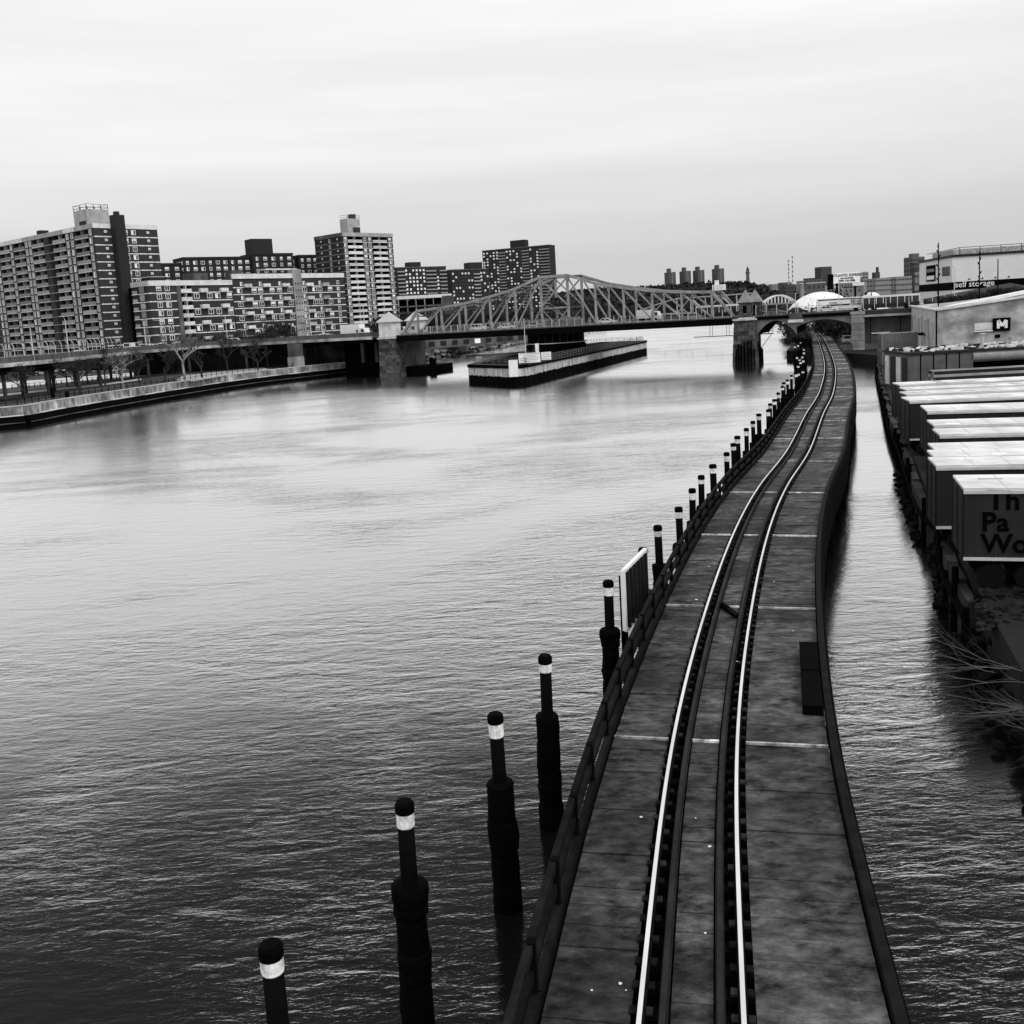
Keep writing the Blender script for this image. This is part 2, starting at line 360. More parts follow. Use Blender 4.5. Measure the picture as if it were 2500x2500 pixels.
# girders, edge beams, bents
for off in (-1.9, 0, 2.45):
    MB().sweep(P2[::4], .35, .9, 0, off, -1.15).build('girder', M_black, tr)
MB().sweep(P2[::2], .17, .3, 0, 2.82, -.1).build('edge_beam', M_rust, tr)
MB().sweep(P2[::2], .08, 1.9, 0, 2.95, -1.95).build('fascia', M_black, tr)  # deep black strip stands in for the shadow along this side
MB().sweep(P2[::2], .1, .5, 0, -2.2, -.5).build('fascia', M_black, tr)
k = 0
for i in range(i0, iN + 60, 11):
    p, t, r = FR[i]; k += 1
    b = MB().bar(p - r*2.5 + Vector((0, 0, -1.3)), p + r*3.0 + Vector((0, 0, -1.3)), .4, .4)
    for o in (-2.2, -.8, .6, 1.8, 2.8): b.tube(p + r*o + Vector((0, 0, -5.5)), p + r*(o*.96) + Vector((0, 0, -1.2)), .19, .17, 8)
    b.build('pile_bent', M_timber, tr)
# the timber guardrail along the river side
fe = thing('timber_guardrail', 'heavy two-rail timber guardrail along the river side of the trestle', 'railing')
post = MB().box(-.06, .06, -.07, .07, -.75, 1.0).mesh('post', M_timber)
M_gr = mat('guardrail_timber', .007, .8, .7, 2.2, rnd=.5, bump=.4, spec=.06)
step = 4
last = None; nseg = 0
for i in range(i0 - 2, iN, step):
    p, t, r = FR[i]; ang = math.atan2(t.y, t.x) - math.pi/2
    inst('post', post, fe, p + r * -2.27, ang)
    if last is not None:
        for zz, of, th in ((.90, -2.30, .15), (.50, -2.30, .15), (.10, -2.24, .2)):
            a = last[0] + last[1]*of + Vector((0, 0, zz)); b = p + r*of + Vector((0, 0, zz)); d = (b-a).normalized()*.02
            if nseg < 298: MB().bar(a - d, b + d, .12, th).build('rail_beam', M_gr, fe)
            else: MB().bar(a, b, .12, th).build('rail_beam', M_gr, fe)
            nseg += 1
    last = (p, r)
# small hardware: black cabinet, loose timber, litter
p, t, r = FR[next(i for i, q in enumerate(PATH) if q.y > 25.2)]; ang = math.atan2(t.y, t.x) - math.pi/2
cb = thing('equipment_trough', 'long black equipment box lying along the right edge of the trestle', 'box', p + r*2.42 + Vector((0, 0, .02)), ang)
MB().box(-.2, .27, -2.3, 2.3, 0, .22).build('body', M_void, cb)
for yy in (-1.45, 1.45): MB().box(-.21, .28, yy*.85-1.1, yy*.85+1.1, .22, .25).build('lid', M_void, cb)
a = G(1763, 1476, 4.1); b = G(1800, 1504, 4.1)
tag(MB().bar(a, b, .16, .12).bar(a + Vector((0, 0, .07)), a.lerp(b, .4) + Vector((0, 0, .07)), .1, .05).build('loose_timber', M_black), 'dark loose timber lying diagonally between the rails', 'timber')
lt = MB()
for (x, y, sz) in ((1514, 2402, .09), (1445, 2418, .06), (1528, 2418, .04), (1813, 2318, .1), (1733, 2067, .09), (1698, 1998, .05), (1566, 1995, .09), (1722, 2278, .06), (1762, 1853, .06), (1784, 1852, .06), (1800, 1615, .08), (1741, 1507, .09), (1725, 1568, .08), (1936, 1540, .08), (1890, 1420, .08), (1835, 1400, .1), (1700, 1464, .16), (1730, 1383, .12), (1745, 1377, .1), (1976, 1089, .2), (1985, 1002, .25), (1960, 1062, .2)):
    c = G(x, y, 4.02 if x > 1360 else 5.06); a0 = random.uniform(0, 3)
    n = 5; sz *= .5; lt.prism([(c.x + sz*random.uniform(.5, 1)*math.cos(a0 + j*1.256), c.y + sz*random.uniform(.5, 1)*math.sin(a0 + j*1.256)) for j in range(n)], c.z, c.z + .008)
tag(lt.build('scattered_litter', M_offw), 'scattered white scraps of litter on the trestle deck', 'litter', kind='stuff')

# ---------------------------------------------------------------- fender piles
def pile_proto(v):
    t = thing('fender_pile', 'x', 'pile')
    MB().lathe([(.17, -5), (.165, .9), (.16, 2.15)], 12).build('post', M_black, t, smooth=True)
    MB().lathe([(.168, 2.0 - .05*v), (.176, 2.02 - .05*v), (.176, 2.24), (.16, 2.28)], 14).build('white_band', mat('worn_white_band', .74, .7, .45, 7, rnd=.15, var2=.25, scale2=3), t, smooth=False)
    MB().lathe([(.185, 2.24), (.19, 2.27), (.19, 2.40), (.15, 2.46), (.03, 2.47)], 14).build('cap', M_rubber, t, smooth=False)
    prof = []; z = -4.5; rnd = random.Random(v)
    while z < .72:
        h = min(rnd.choice((.22, .4, .8, 1.1)), max(.1, .78 - z)); rr = rnd.uniform(.30, .36)
        prof += [(rr-.025, z), (rr, z + .05), (rr + rnd.uniform(-.02, .02), z + h*.5), (rr, z + h-.06), (rr-.025, z + h-.01)]; z += h
    prof += [(.2, z + .02)]
    m = MB().lathe(prof, 16).mesh('rubber_wrap', M_rubber, True)
    for vv in m.vertices:
        q = noise.noise(vv.co*2.3 + Vector((v*7, 0, 0))) * .05; d = Vector((vv.co.x, vv.co.y, 0)).normalized(); vv.co += d*q
    inst('rubber_wrap', m, t)
    return t
protos = [pile_proto(k) for k in range(3)]
zq = lambda x, y: (1650 + x*.295, 780 + y*.295)
tops = [(660, 2303), (983, 1956), (1210, 1741), (1327, 1600), (1483, 1418), (1569, 1338), (1607, 1283), (1658, 1238)] + [zq(*q) for q in ((130, 1400), (205, 1290), (310, 1200), (420, 1100), (478, 1025), (513, 965), (583, 900), (640, 840), (688, 780), (760, 745), (778, 695), (815, 660), (848, 605), (885, 550), (893, 520), (925, 497), (955, 460))]
names = ['nearest, cut by bottom edge', 'second from the camera', 'third from the camera', 'fourth from the camera', 'just before the sign board', 'right behind the sign board', 'just past the sign board', 'eighth from the camera']
names += ['%s from the camera' % k for k in 'ninth,tenth,eleventh,twelfth,thirteenth,fourteenth,fifteenth,sixteenth,seventeenth,eighteenth,nineteenth,twentieth'.split(',')]
ORD = 'first,second,third,fourth,fifth'.split(',')
names += ['%s before the far pile cluster' % k for k in ('fifth', 'fourth', 'third', 'second', 'last')]
used = set()
for i, (x, y) in enumerate(tops):
    c = G(x, y, 4.9); v = i % 3
    o = protos[v] if v not in used else copy_tree(protos[v]); used.add(v)
    o.location = (c.x, c.y, 4.9 - 2.45); o.rotation_euler = (R(random.uniform(-.9, .9)), R(random.uniform(-.9, .9)), random.uniform(0, 6))
    tag(o, 'black white-banded fender pile by the trestle, ' + names[i], 'pile', 'fender piles along the trestle')
    if i >= 8:      # farther piles stand in pairs with a second timber
        if i % 3 == 1: o.scale = (1.15, 1.15, 1)
CLN = 'first,second,third,fourth,fifth,sixth,seventh,eighth,ninth,tenth,eleventh,twelfth,thirteenth,last'.split(',')
cl = [zq(*q) for q in ((1050, 415), (1017, 432), (1000, 440), (1012, 372), (1030, 340), (1052, 326), (1026, 318), (1046, 295), (1058, 262), (1064, 236), (985, 215), (1008, 203), (1032, 180), (1000, 300))]
for i, (x, y) in enumerate(cl):
    c = G(x, y, 4.9)
    o = copy_tree(protos[i % 3]); o.location = (c.x, c.y, 4.9 - 2.45); o.rotation_euler = (R(random.uniform(-2, 2)), R(random.uniform(-2, 2)), 0)
    tag(o, 'white-banded pile in the cluster left of the curve, %s counted from the near end' % CLN[i], 'pile', 'cluster of piles before the bridge')

# sign board seen from behind
zt = 5.2
na = G(1524, 1398, zt); fa = G(1577, 1345, zt)
d = Vector((fa.x - na.x, fa.y - na.y, 0)); ln = d.length; ang = math.atan2(d.y, d.x)
sg = thing('river_sign_board', 'white-edged sign board seen from its ribbed dark back, beside the guardrail', 'sign', (na.x, na.y, 0), ang)
MB().box(0, ln, .02, .06, zt-2.0, zt).build('panel', mat('sign_back', .035, .6, .4, 1.5), sg)
for x0, x1, z0, z1 in ((-.04, ln+.04, zt, zt+.10), (-.14, -.0, zt-2.0, zt+.1), (ln, ln+.06, zt-2.0, zt), (0, ln, zt-2.08, zt-2.0)): MB().box(x0, x1, -.04, .1, z0, z1).build('edge_strip', M_white, sg)
for k in range(6):
    x = ln*(k+.5)/6; MB().box(x-.05, x+.05, -.10, .02, zt-1.98, zt-.03).build('rib', M_dark, sg)
for x in (.3, ln-.3): MB().box(x-.1, x+.1, .06, .26, -3, zt-.2).build('post', M_timber, sg)

# ================================================================ SWING BRIDGE
UA = math.atan2(-.41554, .90957)
BU = Vector((.90957, -.41554, 0)); BN = Vector((.41554, .90957, 0))
BC = Vector((-27.1, 262, 0)) + BU * 43.7
DK = 10.6
def BL(s, d=0.0, z=0.0): return BC + BU*s + BN*d + Vector((0, 0, z))
sb = thing('swing_bridge', 'grey steel through-truss swing bridge crossing the river with traffic on its deck', 'bridge', BC, UA)
HT = {3.5: 22.9, 10.5: 20.5, 17.5: 19.0, 24.5: 17.8, 31.5: 17.1, 38.5: 16.7}
BW = 10.0
xs = sorted([-k for k in HT] + list(HT))
zb = DK + .25
for d, M, nm in ((0, M_truss, 'near'), (BW, M_truss, 'far')):
    def bar(name, a, b, w, h=None): return MB().bar((a[0], d, a[1]), (b[0], d, b[1]), w, h or w).build(name, M, sb)
    for a, b in zip(xs, xs[1:]):
        bar('top_chord', (a, HT[abs(a)]), (b, HT[abs(b)]), .62, .62)
        bar('bottom_chord', (a, zb), (b, zb), .4, .28)
    for a in xs: bar('vertical_post', (a, zb), (a, HT[abs(a)]-.3), .52 if abs(a) < 4 else .45, .5)
    for sgn in (-1, 1):
        bar('end_post', (sgn*43.4, zb), (sgn*38.5, 16.7), .62, .6)
        bar('bottom_chord', (sgn*43.4, zb), (sgn*38.5, zb), .5, .45)
        for a in (3.5, 10.5, 17.5, 24.5, 31.5):
            bar('diagonal', (sgn*a, HT[a]-.3), (sgn*(a+7), zb+.1), .38, .36)
    bar('diagonal', (-3.5, 22.5), (3.5, 15.6), .32); bar('diagonal', (3.5, 22.5), (-3.5, 15.6), .32)
    bar('strut', (-3.5, 15.3), (3.5, 15.3), .35); bar('diagonal', (-3.5, 15.0), (0.4, 10.9), .22); bar('diagonal', (3.5, 15.0), (-.4, 10.9), .22)
for a in xs:
    z = HT[abs(a)]
    MB().bar((a, .3, z-.1), (a, BW-.3, z-.1), .3, .35).build('cross_strut', M_trussd, sb)
    if abs(a) > 4:
        zl = z - (1.5 if abs(a) > 24 else 2.6)
        MB().bar((a, .3, zl), (a, BW-.3, zl), .22, .25).build('sway_strut', M_trussd, sb)
        for k in range(4):
            y0 = .3 + k*(BW-.6)/4; y1 = y0 + (BW-.6)/4
            MB().bar((a, y0, zl), (a, y1, z-.2), .13).bar((a, y1, zl), (a, y0, z-.2), .13).build('sway_lattice', M_trussd, sb)
for a, b in zip(xs, xs[1:]):
    MB().bar((a, .3, HT[abs(a)]), (b, BW-.3, HT[abs(b)]), .16).bar((b, .3, HT[abs(b)]), (a, BW-.3, HT[abs(a)]), .16).build('top_lateral', M_trussd, sb)
MB().box(-43.6, 43.6, -2.9, BW+2.9, DK-.35, DK).build('deck', M_asph, sb)
for y0, y1 in ((-2.9, -.5), (BW+.5, BW+2.9)): MB().box(-43.6, 43.6, y0, y1, DK, DK+.16).build('walkway', M_concd, sb)
for y in (-3.0, BW+3.0-.25):
    MB().box(-43.6, 43.6, y, y+.25, DK-1.55, DK-.1).build('side_girder', M_black, sb)
    MB().box(-43.6, 43.6, y-.1, y+.35, DK-.1, DK+.06).build('girder_flange', M_trussd, sb)
for k in range(18):
    x = -42.5 + 5*k; MB().box(x-.2, x+.2, -2.7, BW+2.7, DK-1.2, DK-.36).build('floor_beam', M_black, sb)
# control cabin, stairs and grey screen at the pivot
cab = MB().box(-2.4, 2.4, 3.2, 6.8, 15.5, 17.6).build('control_cabin', M_dark, sb)
for x in (-2, -.7, .7, 2): MB().box(x*.8-.4, x*.8+.4, 3.14, 3.2, 16.3, 17.2).build('cabin_window', M_glass, cab)
MB().box(-2.7, 2.7, 2.9, 7.1, 17.6, 17.8).build('cabin_roof', M_trussd, cab)
MB().box(-3.5, 3.5, .4, 8.4, 15.2, 15.45).build('cabin_floor', M_trussd, sb)
st = MB().bar((-1.5, .7, 15.3), (3.6, .7, 12.2), .12, .3).bar((-1.5, 1.7, 15.3), (3.6, 1.7, 12.2), .12, .3)
for k in range(12):
    q = (k+.5)/12; x = -1.5 + 5.1*q; z = 15.3 - 3.1*q; st.box(x-.14, x+.14, .7, 1.7, z, z+.05)
st.bar((-1.5, .7, 16.3), (3.6, .7, 13.2), .07).bar((3.6, .7, 12.2), (6.0, .7, DK+.2), .12, .3)
st.build('stair', M_truss, sb)
MB().box(2.2, 7.4, -2.75, -2.6, DK+.2, DK+2.3).build('screen_panel', mat('grey_screen', .17, .7, .35, .8), sb)
for s_ in (-3.4, 39.0):
    MB().tube((s_, 0, HT[3.5] if s_ < 0 else 16.9), (s_, 0, (HT[3.5] if s_ < 0 else 16.9) + 2.2), .06).box(s_-.15, s_+.15, -.15, .15, (24.9 if s_ < 0 else 19.0), (25.5 if s_ < 0 else 19.6)).build('mast_light', M_dark, sb)
MB().box(38.0, 40.6, 3, 5.5, 17.0, 18.3).box(38.5, 39.3, 3.4, 4.2, 18.3, 19.3).build('roof_equipment', M_white, sb)
# round pivot pier below
pv = thing('pivot_pier', 'dark round drum pier carrying the swing span above the fender island', 'pier', BL(-2.6, BW/2+1), UA)
MB().lathe([(7.6, -3), (7.6, 6.2), (7.3, 6.3), (7.3, 6.6)], 36).build('drum', M_timber, pv)
MB().lathe([(6.9, 6.6), (6.9, 9.0)], 36).build('turntable', M_black, pv)
for k in range(24):
    a = k*math.pi/12; MB().bar((7.05*math.cos(a), 7.05*math.sin(a), 6.6), (7.05*math.cos(a), 7.05*math.sin(a), 9.05), .18).build('stiffener', M_dark, pv)
rg = MB()
for k in range(36):
    a = k*math.pi/18; b = a + math.pi/18; rg.bar((7.65*math.cos(a), 7.65*math.sin(a), 6.7), (7.65*math.cos(b), 7.65*math.sin(b), 6.7), .15, .2)
rg.build('walk_ring', M_pale, pv)

# bridge fence: posts and rails along the river side of the whole crossing
M_fr = mat('fence_steel', .5, .5, .2, 1)
def fence(name, label, p0, p1, n, h=1.9, rails=(.35, .75, 1.15), M=M_lamp, post_w=.14, rail_w=.06, cat='fence', group=None):
    f = thing(name, label, cat, p0, group=group); d = p1 - p0
    me = MB().box(-post_w/2, post_w/2, -post_w/2, post_w/2, 0, h).mesh('post', M)
    for k in range(n+1):
        q = d*(k/n); inst('post', me, f, q, math.atan2(d.y, d.x))
    for z in rails: MB().bar((0, 0, z), (d.x, d.y, d.z + z), rail_w).build('rail', M_dark if M is M_fr else M, f)
    return f
fence('bridge_railing', 'light post railing along the near edge of the truss span', BL(-43.4, -2.75, DK+.16), BL(43.4, -2.75, DK+.16), 44, 1.75, M=M_fr)
fence('bridge_railing', 'post railing along the hidden far edge of the truss span', BL(-43.4, BW+2.75, DK+.16), BL(43.4, BW+2.75, DK+.16), 44, 1.5, M=M_fr)

# masonry piers with shelters
def pier(name, label, s0, s1, d0, d1, top, batter=.04, blocks=True, seed=1):
    t = thing(name, label, 'pier', BL((s0+s1)/2, (d0+d1)/2), UA); rnd = random.Random(seed)
    hx = (s1-s0)/2; hy = (d1-d0)/2
    MB().box(-hx+.25, hx-.25, -hy+.25, hy-.25, -3, top-.4).build('core', M_void, t)
    z = -1.0; row = 0; ch = .95
    while z < top - .45:
        zz = min(z + ch, top - .4); e = (top - z)*batter
        for face in range(4):
            Lh = (hx if face % 2 == 0 else hy) + e; Oh = (hy if face % 2 == 0 else hx) + e
            nb = max(2, round(2*Lh/1.7)); cut = [-Lh + 2*Lh*k/nb for k in range(nb+1)]
            if row % 2: cut = [-Lh] + [c + Lh/nb for c in cut[:-1]] + [Lh]
            for a, b in zip(cut, cut[1:]):
                o = rnd.uniform(0, .09)
                m = MB().box(a+.03, b-.03, -Oh-o, -Oh+.5, z+.03, zz-.01)
                inst('stone', m.mesh('stone', M_stone), t, (0, 0, 0), face*math.pi/2)
        z = zz; row += 1
    MB().box(-hx-.35, hx+.35, -hy-.35, hy+.35, top-.4, top).build('cap_stone', M_pale, t)
    return t
def shelter(label, s, d, w, h, roofh, M_wall, M_roof, z0, stone=False, win=True):
    t = thing('pyramid_roof_shelter', label, 'shelter', BL(s, d, z0), UA)
    wl = MB().box(-w/2, w/2, -w/2, w/2, 0, h).build('wall', M_wall, t)
    MB().box(-w/2-.2, w/2+.2, -w/2-.2, w/2+.2, -.25, .0).build('plinth', M_pale, t)
    e = w/2 + (.55 if w > 3 else .3)
    MB().add([(-e,-e,h), (e,-e,h), (e,e,h), (-e,e,h), (0,0,h+roofh)], [(0,3,2,1), (0,1,4), (1,2,4), (2,3,4), (3,0,4)])
    m = MB(); m.add([(-e,-e,h), (e,-e,h), (e,e,h), (-e,e,h), (0,0,h+roofh)], [(0,3,2,1), (0,1,4), (1,2,4), (2,3,4), (3,0,4)]); m.build('roof', M_roof, t)
    MB().tube((0, 0, h+roofh-.1), (0, 0, h+roofh+.5), .07, .02, 6).build('finial', M_roof, t)
    if win:
        wm = MB().box(-w*.16, w*.16, -.04, .02, 0, h*.5).mesh('window', M_void)
        for k in range(4):
            a = k*math.pi/2; inst('window', wm, t, (math.sin(a)*w/2, -math.cos(a)*w/2, h*.28), a)
    if stone:
        rnd = random.Random(5)
        for k in range(4):
            for r_ in range(5):
                for c in range(3):
                    if c == 1 and win and 1 <= r_ <= 3: continue
                    x0 = -w/2 + c*w/3; zz = r_*h/5
                    inst('stone', MB().box(x0+.02, x0+w/3-.02, -w/2-.05-rnd.uniform(0, .05), -w/2+.02, zz+.02, zz+h/5-.02).mesh('stone', M_stone), t, (0, 0, 0), k*math.pi/2)
    return t
M_shell = mat('shelter_stone', .16, .85, .35, 1)
M_roofg = mat('shelter_slate', .22, .7, .3, 1.5)
pier('bridge_pier', 'rough stone pier under the right end of the truss span', 44.2, 48.8, -3.6, -0.2, DK-.3, .05, seed=3)
MB().box(44.6, 48.4, 0, 13.2, -3, DK-2)
rp = thing('pier_wall', 'dark wall pier behind the right stone pier', 'pier', BL(46.5, 6.5), UA)
MB().box(-1.5, 1.5, -6.2, 1.0, -3, DK-1.0).build('wall', M_concd, rp); MB().box(-1.9, 1.9, -6.4, 1.2, -3, 3.0).build('footing', M_timber, rp)
fd = thing('timber_fender', 'dark timber fender piles round the foot of the right stone pier', 'fender', BL(46.5, -2), UA)
for k in range(13):
    a = k/12*math.pi; x = -2.75*math.cos(a); y = -2.3*math.sin(a) - .3
    MB().tube((x*1.12, y*1.12, -3), (x, y, random.uniform(3.0, 5.6)), .27, .22, 8).build('pile', M_timber, fd)
for z in (1.2, 3.0): MB().bar((-2.8, -.4, z), (-2.8, 4, z), .3).bar((2.8, -.4, z), (2.8, 4, z), .3).build('waler', M_timber, fd)
for k in range(3):
    for x in (-2.85, 2.85): MB().tube((x, 1+k*1.3, -3), (x*.98, 1+k*1.3, 4.2 - k*.5), .24, .2, 8).build('pile', M_timber, fd)
pier('bridge_pier', 'stone pier carrying the white shelter at the left end of the truss span', -48.6, -44.0, -3.6, .6, DK-.3, .03, seed=4)
lp = thing('pier_wall', 'dark wall pier behind the left stone pier', 'pier', BL(-46.3, 6.5), UA)
MB().box(-1.8, 1.8, -5.8, 7.0, -3, DK-1.0).build('wall', M_concd, lp); MB().box(1.8, 9.5, -4.6, 8, -3, 2.2).build('footing', M_timber, lp)
MB().box(9.5, 10.2, -5.2, -4.2, -3, 4.4).box(10.3, 11.2, -5.4, -4.4, -3, 4.1).build('fender_pile', M_timber, lp)
shelter('white shelter with pyramid roof on the left bridge pier', -46.3, -1.5, 4.2, 3.7, 2.7, M_offw, mat('pale_roof', .45, .7, .15, 2), DK-.05, win=False)
shelter('white pyramid-roofed shelter across the roadway at the left end of the truss', -46.3, BW+3.0, 4.2, 3.7, 2.7, M_offw, M_pale, DK-.05, win=False)
shelter('stone shelter with steep pyramid roof on the right bridge pier', 46.5, -1.9, 2.5, 3.3, 2.9, M_shell, M_roofg, DK-.05, stone=True)
shelter('stone shelter with steep pyramid roof across the roadway from the right pier', 46.5, BW-.5, 2.8, 3.3, 2.9, M_shell, M_roofg, DK-.05, stone=True)
# hanging work platforms at the right pier
wp = thing('work_platform', 'thin work platform hanging under the deck left of the right pier', 'platform', BL(40, -2.5), UA)
MB().box(-5.2, 3.6, -.6, .6, 6.6, 6.75).build('floor', M_dark, wp)
for x in (-1.6, -1.0, 2.2, 2.8): MB().tube((x, 0, 6.75), (x, 0, 9.2), .05, n=6).build('hanger', M_dark, wp)
wp2 = thing('side_platform', 'small railed platform bracketed to the right side of the stone pier', 'platform', BL(50.2, 1.5), UA)
MB().box(-1.2, 1.6, -1, 1, 6.5, 6.65).build('floor', M_dark, wp2)
for z in (7.2, 7.8): MB().bar((-1.2, -1, z), (1.6, -1, z), .07).bar((1.6, -1, z), (1.6, 1, z), .07).build('rail', M_dark, wp2)
for x in (-1.2, .2, 1.6): MB().bar((x, -1, 6.6), (x, -1, 7.8), .07).build('post', M_dark, wp2)
MB().bar((1.4, -1, 6.5), (-1.0, -1, 3.4), .12).build('brace', M_dark, wp2)

# right approach: two haunched girder spans, pier, abutment wall
M_haunch = mat('haunch_concrete', .16, .8, .35, .6)
def haunch(label, s0, s1, rise, zc):
    t = thing('approach_span', label, 'bridge span', BL(s0, 0), UA); ln = s1-s0; n = 20
    prof = [(ln*k/n, zc - rise*(2*k/n-1)**2) for k in range(n+1)]
    poly = [(0, DK-.35), (ln, DK-.35)] + prof[::-1]
    for y in (-2.9, BW+2.4): MB().sideprism(poly, y, y+.5).build('arched_girder', M_haunch, t)
    for k in range(n):
        (xa, za), (xb, zb_) = prof[k], prof[k+1]
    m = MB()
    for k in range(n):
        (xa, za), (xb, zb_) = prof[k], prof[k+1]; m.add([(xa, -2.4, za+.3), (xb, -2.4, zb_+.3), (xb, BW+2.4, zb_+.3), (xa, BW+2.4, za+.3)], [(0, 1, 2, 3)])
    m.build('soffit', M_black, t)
    MB().box(0, ln, -3.0, BW+3.0, DK-.35, DK).build('deck', M_asph, t)
    for y in (-3.05, BW+2.75): MB().box(0, ln, y, y+.3, DK, DK+.35).build('kerb', M_concd, t)
    MB().box(0, ln, -3.2, -2.95, DK-.75, DK-.1).build('fascia_beam', M_black, t)
    return t
haunch('haunched girder span from the right stone pier out over the water', 48.8, 57.6, 3.2, 9.5)
haunch('shallow arched girder span over the railway', 57.6, 69.0, 1.4, 9.3)
br = thing('span_bracket', 'pale bearing block where the two approach girders meet', 'bracket', BL(57.4, -3.2), UA)
MB().box(-1.5, 1.7, -.35, .5, 8.9, 9.55).build('block', M_offw, br); MB().box(-1.2, 1.4, -.25, .5, 9.55, DK+.3).build('corbel', M_concd, br)
for k, z in enumerate((9.75, 10.1)): MB().box(-1.4, 1.6, -.3, .5, z, z+.12).build('moulding', M_concd, br)
c2 = thing('approach_pier', 'pale banded concrete pier beside the railway under the right approach', 'pier', BL(70.3, -1.5), UA)
z = 2; 
while z < 10.0:
    MB().box(-1.3, 1.3, -1.6, 1.6, z, z+1.12).build('block', M_conc, c2); z += 1.2
MB().box(-1.15, 1.15, -1.5, 15, 0, 10.2).build('core', M_concd, c2); MB().box(-1.5, 1.5, -1.8, 1.8, 10.0, 10.5).build('cap', M_conc, c2)
ab = thing('abutment_wall', 'long dark concrete abutment wall right of the banded pier', 'wall', BL(71.6, -1.6), UA)
MB().box(0, 60, 0, 16, 0, 9.4).build('wall', mat('abutment_concrete', .07, .85, .4, .5, var2=.3), ab); MB().box(0, 60, -1.5, 16, 9.75, DK).build('deck', M_asph, ab)
MB().box(0, 60, -1.7, -1.2, 9.3, 9.75).build('pipe_band', M_conc, ab)
for k in range(10): MB().box(1+6*k, 1.15+6*k, -.06, .0, 2.5, 9.3).build('wall_joint', M_void, ab)
fence('bridge_railing', 'light post railing on the right approach from the stone shelter to the abutment', BL(48.9, -2.9, DK+.35), BL(130, -2.9, DK+.35), 36, 2.1, (.4, .85, 1.3), M=M_fr)

# left approach over the park
VP = [AT(-260, 902, 168), AT(-60, 895, 180), AT(47, 885, 190), AT(180, 872, 212), AT(335, 856, 255), AT(511, 842.5, 278), AT(740, 831, 274), AT(925, 826, 268)]
VP = [Vector((p.x, p.y, 0)) for p in VP]; VP[-1] = BL(-48.6, -3.0)
VS = spline(VP, 3.0)
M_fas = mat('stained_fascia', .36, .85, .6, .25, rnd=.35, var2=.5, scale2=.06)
va = thing('elevated_roadway', 'elevated roadway with a pale fascia running behind the riverside park', 'viaduct')
def up(pts, z): return [Vector((p.x, p.y, z)) for p in pts]
Z0 = up(VS, 0)
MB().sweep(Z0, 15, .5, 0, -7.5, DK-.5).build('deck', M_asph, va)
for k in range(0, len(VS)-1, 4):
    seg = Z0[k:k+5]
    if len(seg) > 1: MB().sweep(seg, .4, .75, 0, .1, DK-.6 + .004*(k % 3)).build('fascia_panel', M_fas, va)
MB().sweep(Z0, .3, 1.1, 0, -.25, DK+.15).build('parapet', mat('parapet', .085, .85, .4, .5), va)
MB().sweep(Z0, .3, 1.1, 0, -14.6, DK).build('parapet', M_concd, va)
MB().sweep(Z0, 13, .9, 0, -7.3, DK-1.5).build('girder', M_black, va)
fv = frames(Z0)
M_cold = mat('column_concrete', .035, .9, .5, .6)
for k in range(2, len(fv)-6, 5):
    p, t, r = fv[k]
    for off in (-1.2, -6.5, -12.5):
        c = p + r*off; MB().tube(c + Vector((0, 0, 3)), c + Vector((0, 0, DK-1.4)), .36, n=10).build('column', M_cold, va)
    MB().bar(p - r*.6 + Vector((0, 0, DK-1.75)), p - r*13.5 + Vector((0, 0, DK-1.75)), .9, .6).build('cap_beam', M_black, va)
rw_ = thing('shade_backing', 'added dark backing that deepens the shade under the elevated roadway', 'wall')  # added to darken the space behind the columns
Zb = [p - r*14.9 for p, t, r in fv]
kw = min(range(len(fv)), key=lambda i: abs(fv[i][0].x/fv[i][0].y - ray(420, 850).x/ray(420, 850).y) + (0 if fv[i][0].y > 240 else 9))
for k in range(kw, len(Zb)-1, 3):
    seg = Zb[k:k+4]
    if len(seg) > 1: MB().sweep(seg, .5, 6.2, 0, 0, 3.2).build('backing_panel', mat('shade_backing_dark', .03, .9, .8, .2, rnd=.5, var2=.6, scale2=.1), rw_)
# curved-top fence on the left end of the roadway
cf = thing('curved_fence', 'tall fence with inward curving posts on the left end of the elevated roadway', 'fence')
cm = MB()
pp = [(0, 0, 0), (0, 0, 1.6), (0, .12, 2.1), (0, .45, 2.55)]
for a, b in zip(pp, pp[1:]): cm.bar(a, b, .09)
cme = cm.mesh('curved_post', M_lamp); ends = []
for k in range(0, 24):
    p, t, r = fv[k+4]; c = p - r*.25 + Vector((0, 0, DK+1.2)); inst('curved_post', cme, cf, c, math.atan2(t.y, t.x)); ends.append(c)
for z in (.1, 1.5):
    for a, b in zip(ends, ends[1:]): MB().bar(a + Vector((0, 0, z)), b + Vector((0, 0, z)), .05).build('rail', M_lamp, cf)
# abutment block and dark bay under the left approach
lb = thing('approach_pier', 'pale stone pier at the water side of the left approach', 'pier', Vector((G(722, 897, 3.5).x, G(722, 897, 3.5).y, 0)), UA)
MB().box(-1.6, 1.6, -1.2, 2, 3, 6.4).build('base', M_conc, lb); MB().box(-1.4, 1.4, -1.0, 2, 6.4, 9.9).build('shaft', M_concd, lb)
bw_ = thing('abutment_wall', 'recessed abutment wall between the left approach pier and the shelter pier, blackened for shade', 'wall', BL(-58, 9), UA)
MB().box(-10, 9, 0, 2, 0, 9.2).build('wall', M_void, bw_)  # dark fill: the bay's shade painted as a near-black wall
for x in (-4, .5, 2.6): MB().box(x, x+.9, -.9, 0, 3.4, 9.2).build('buttress', M_concd, bw_)

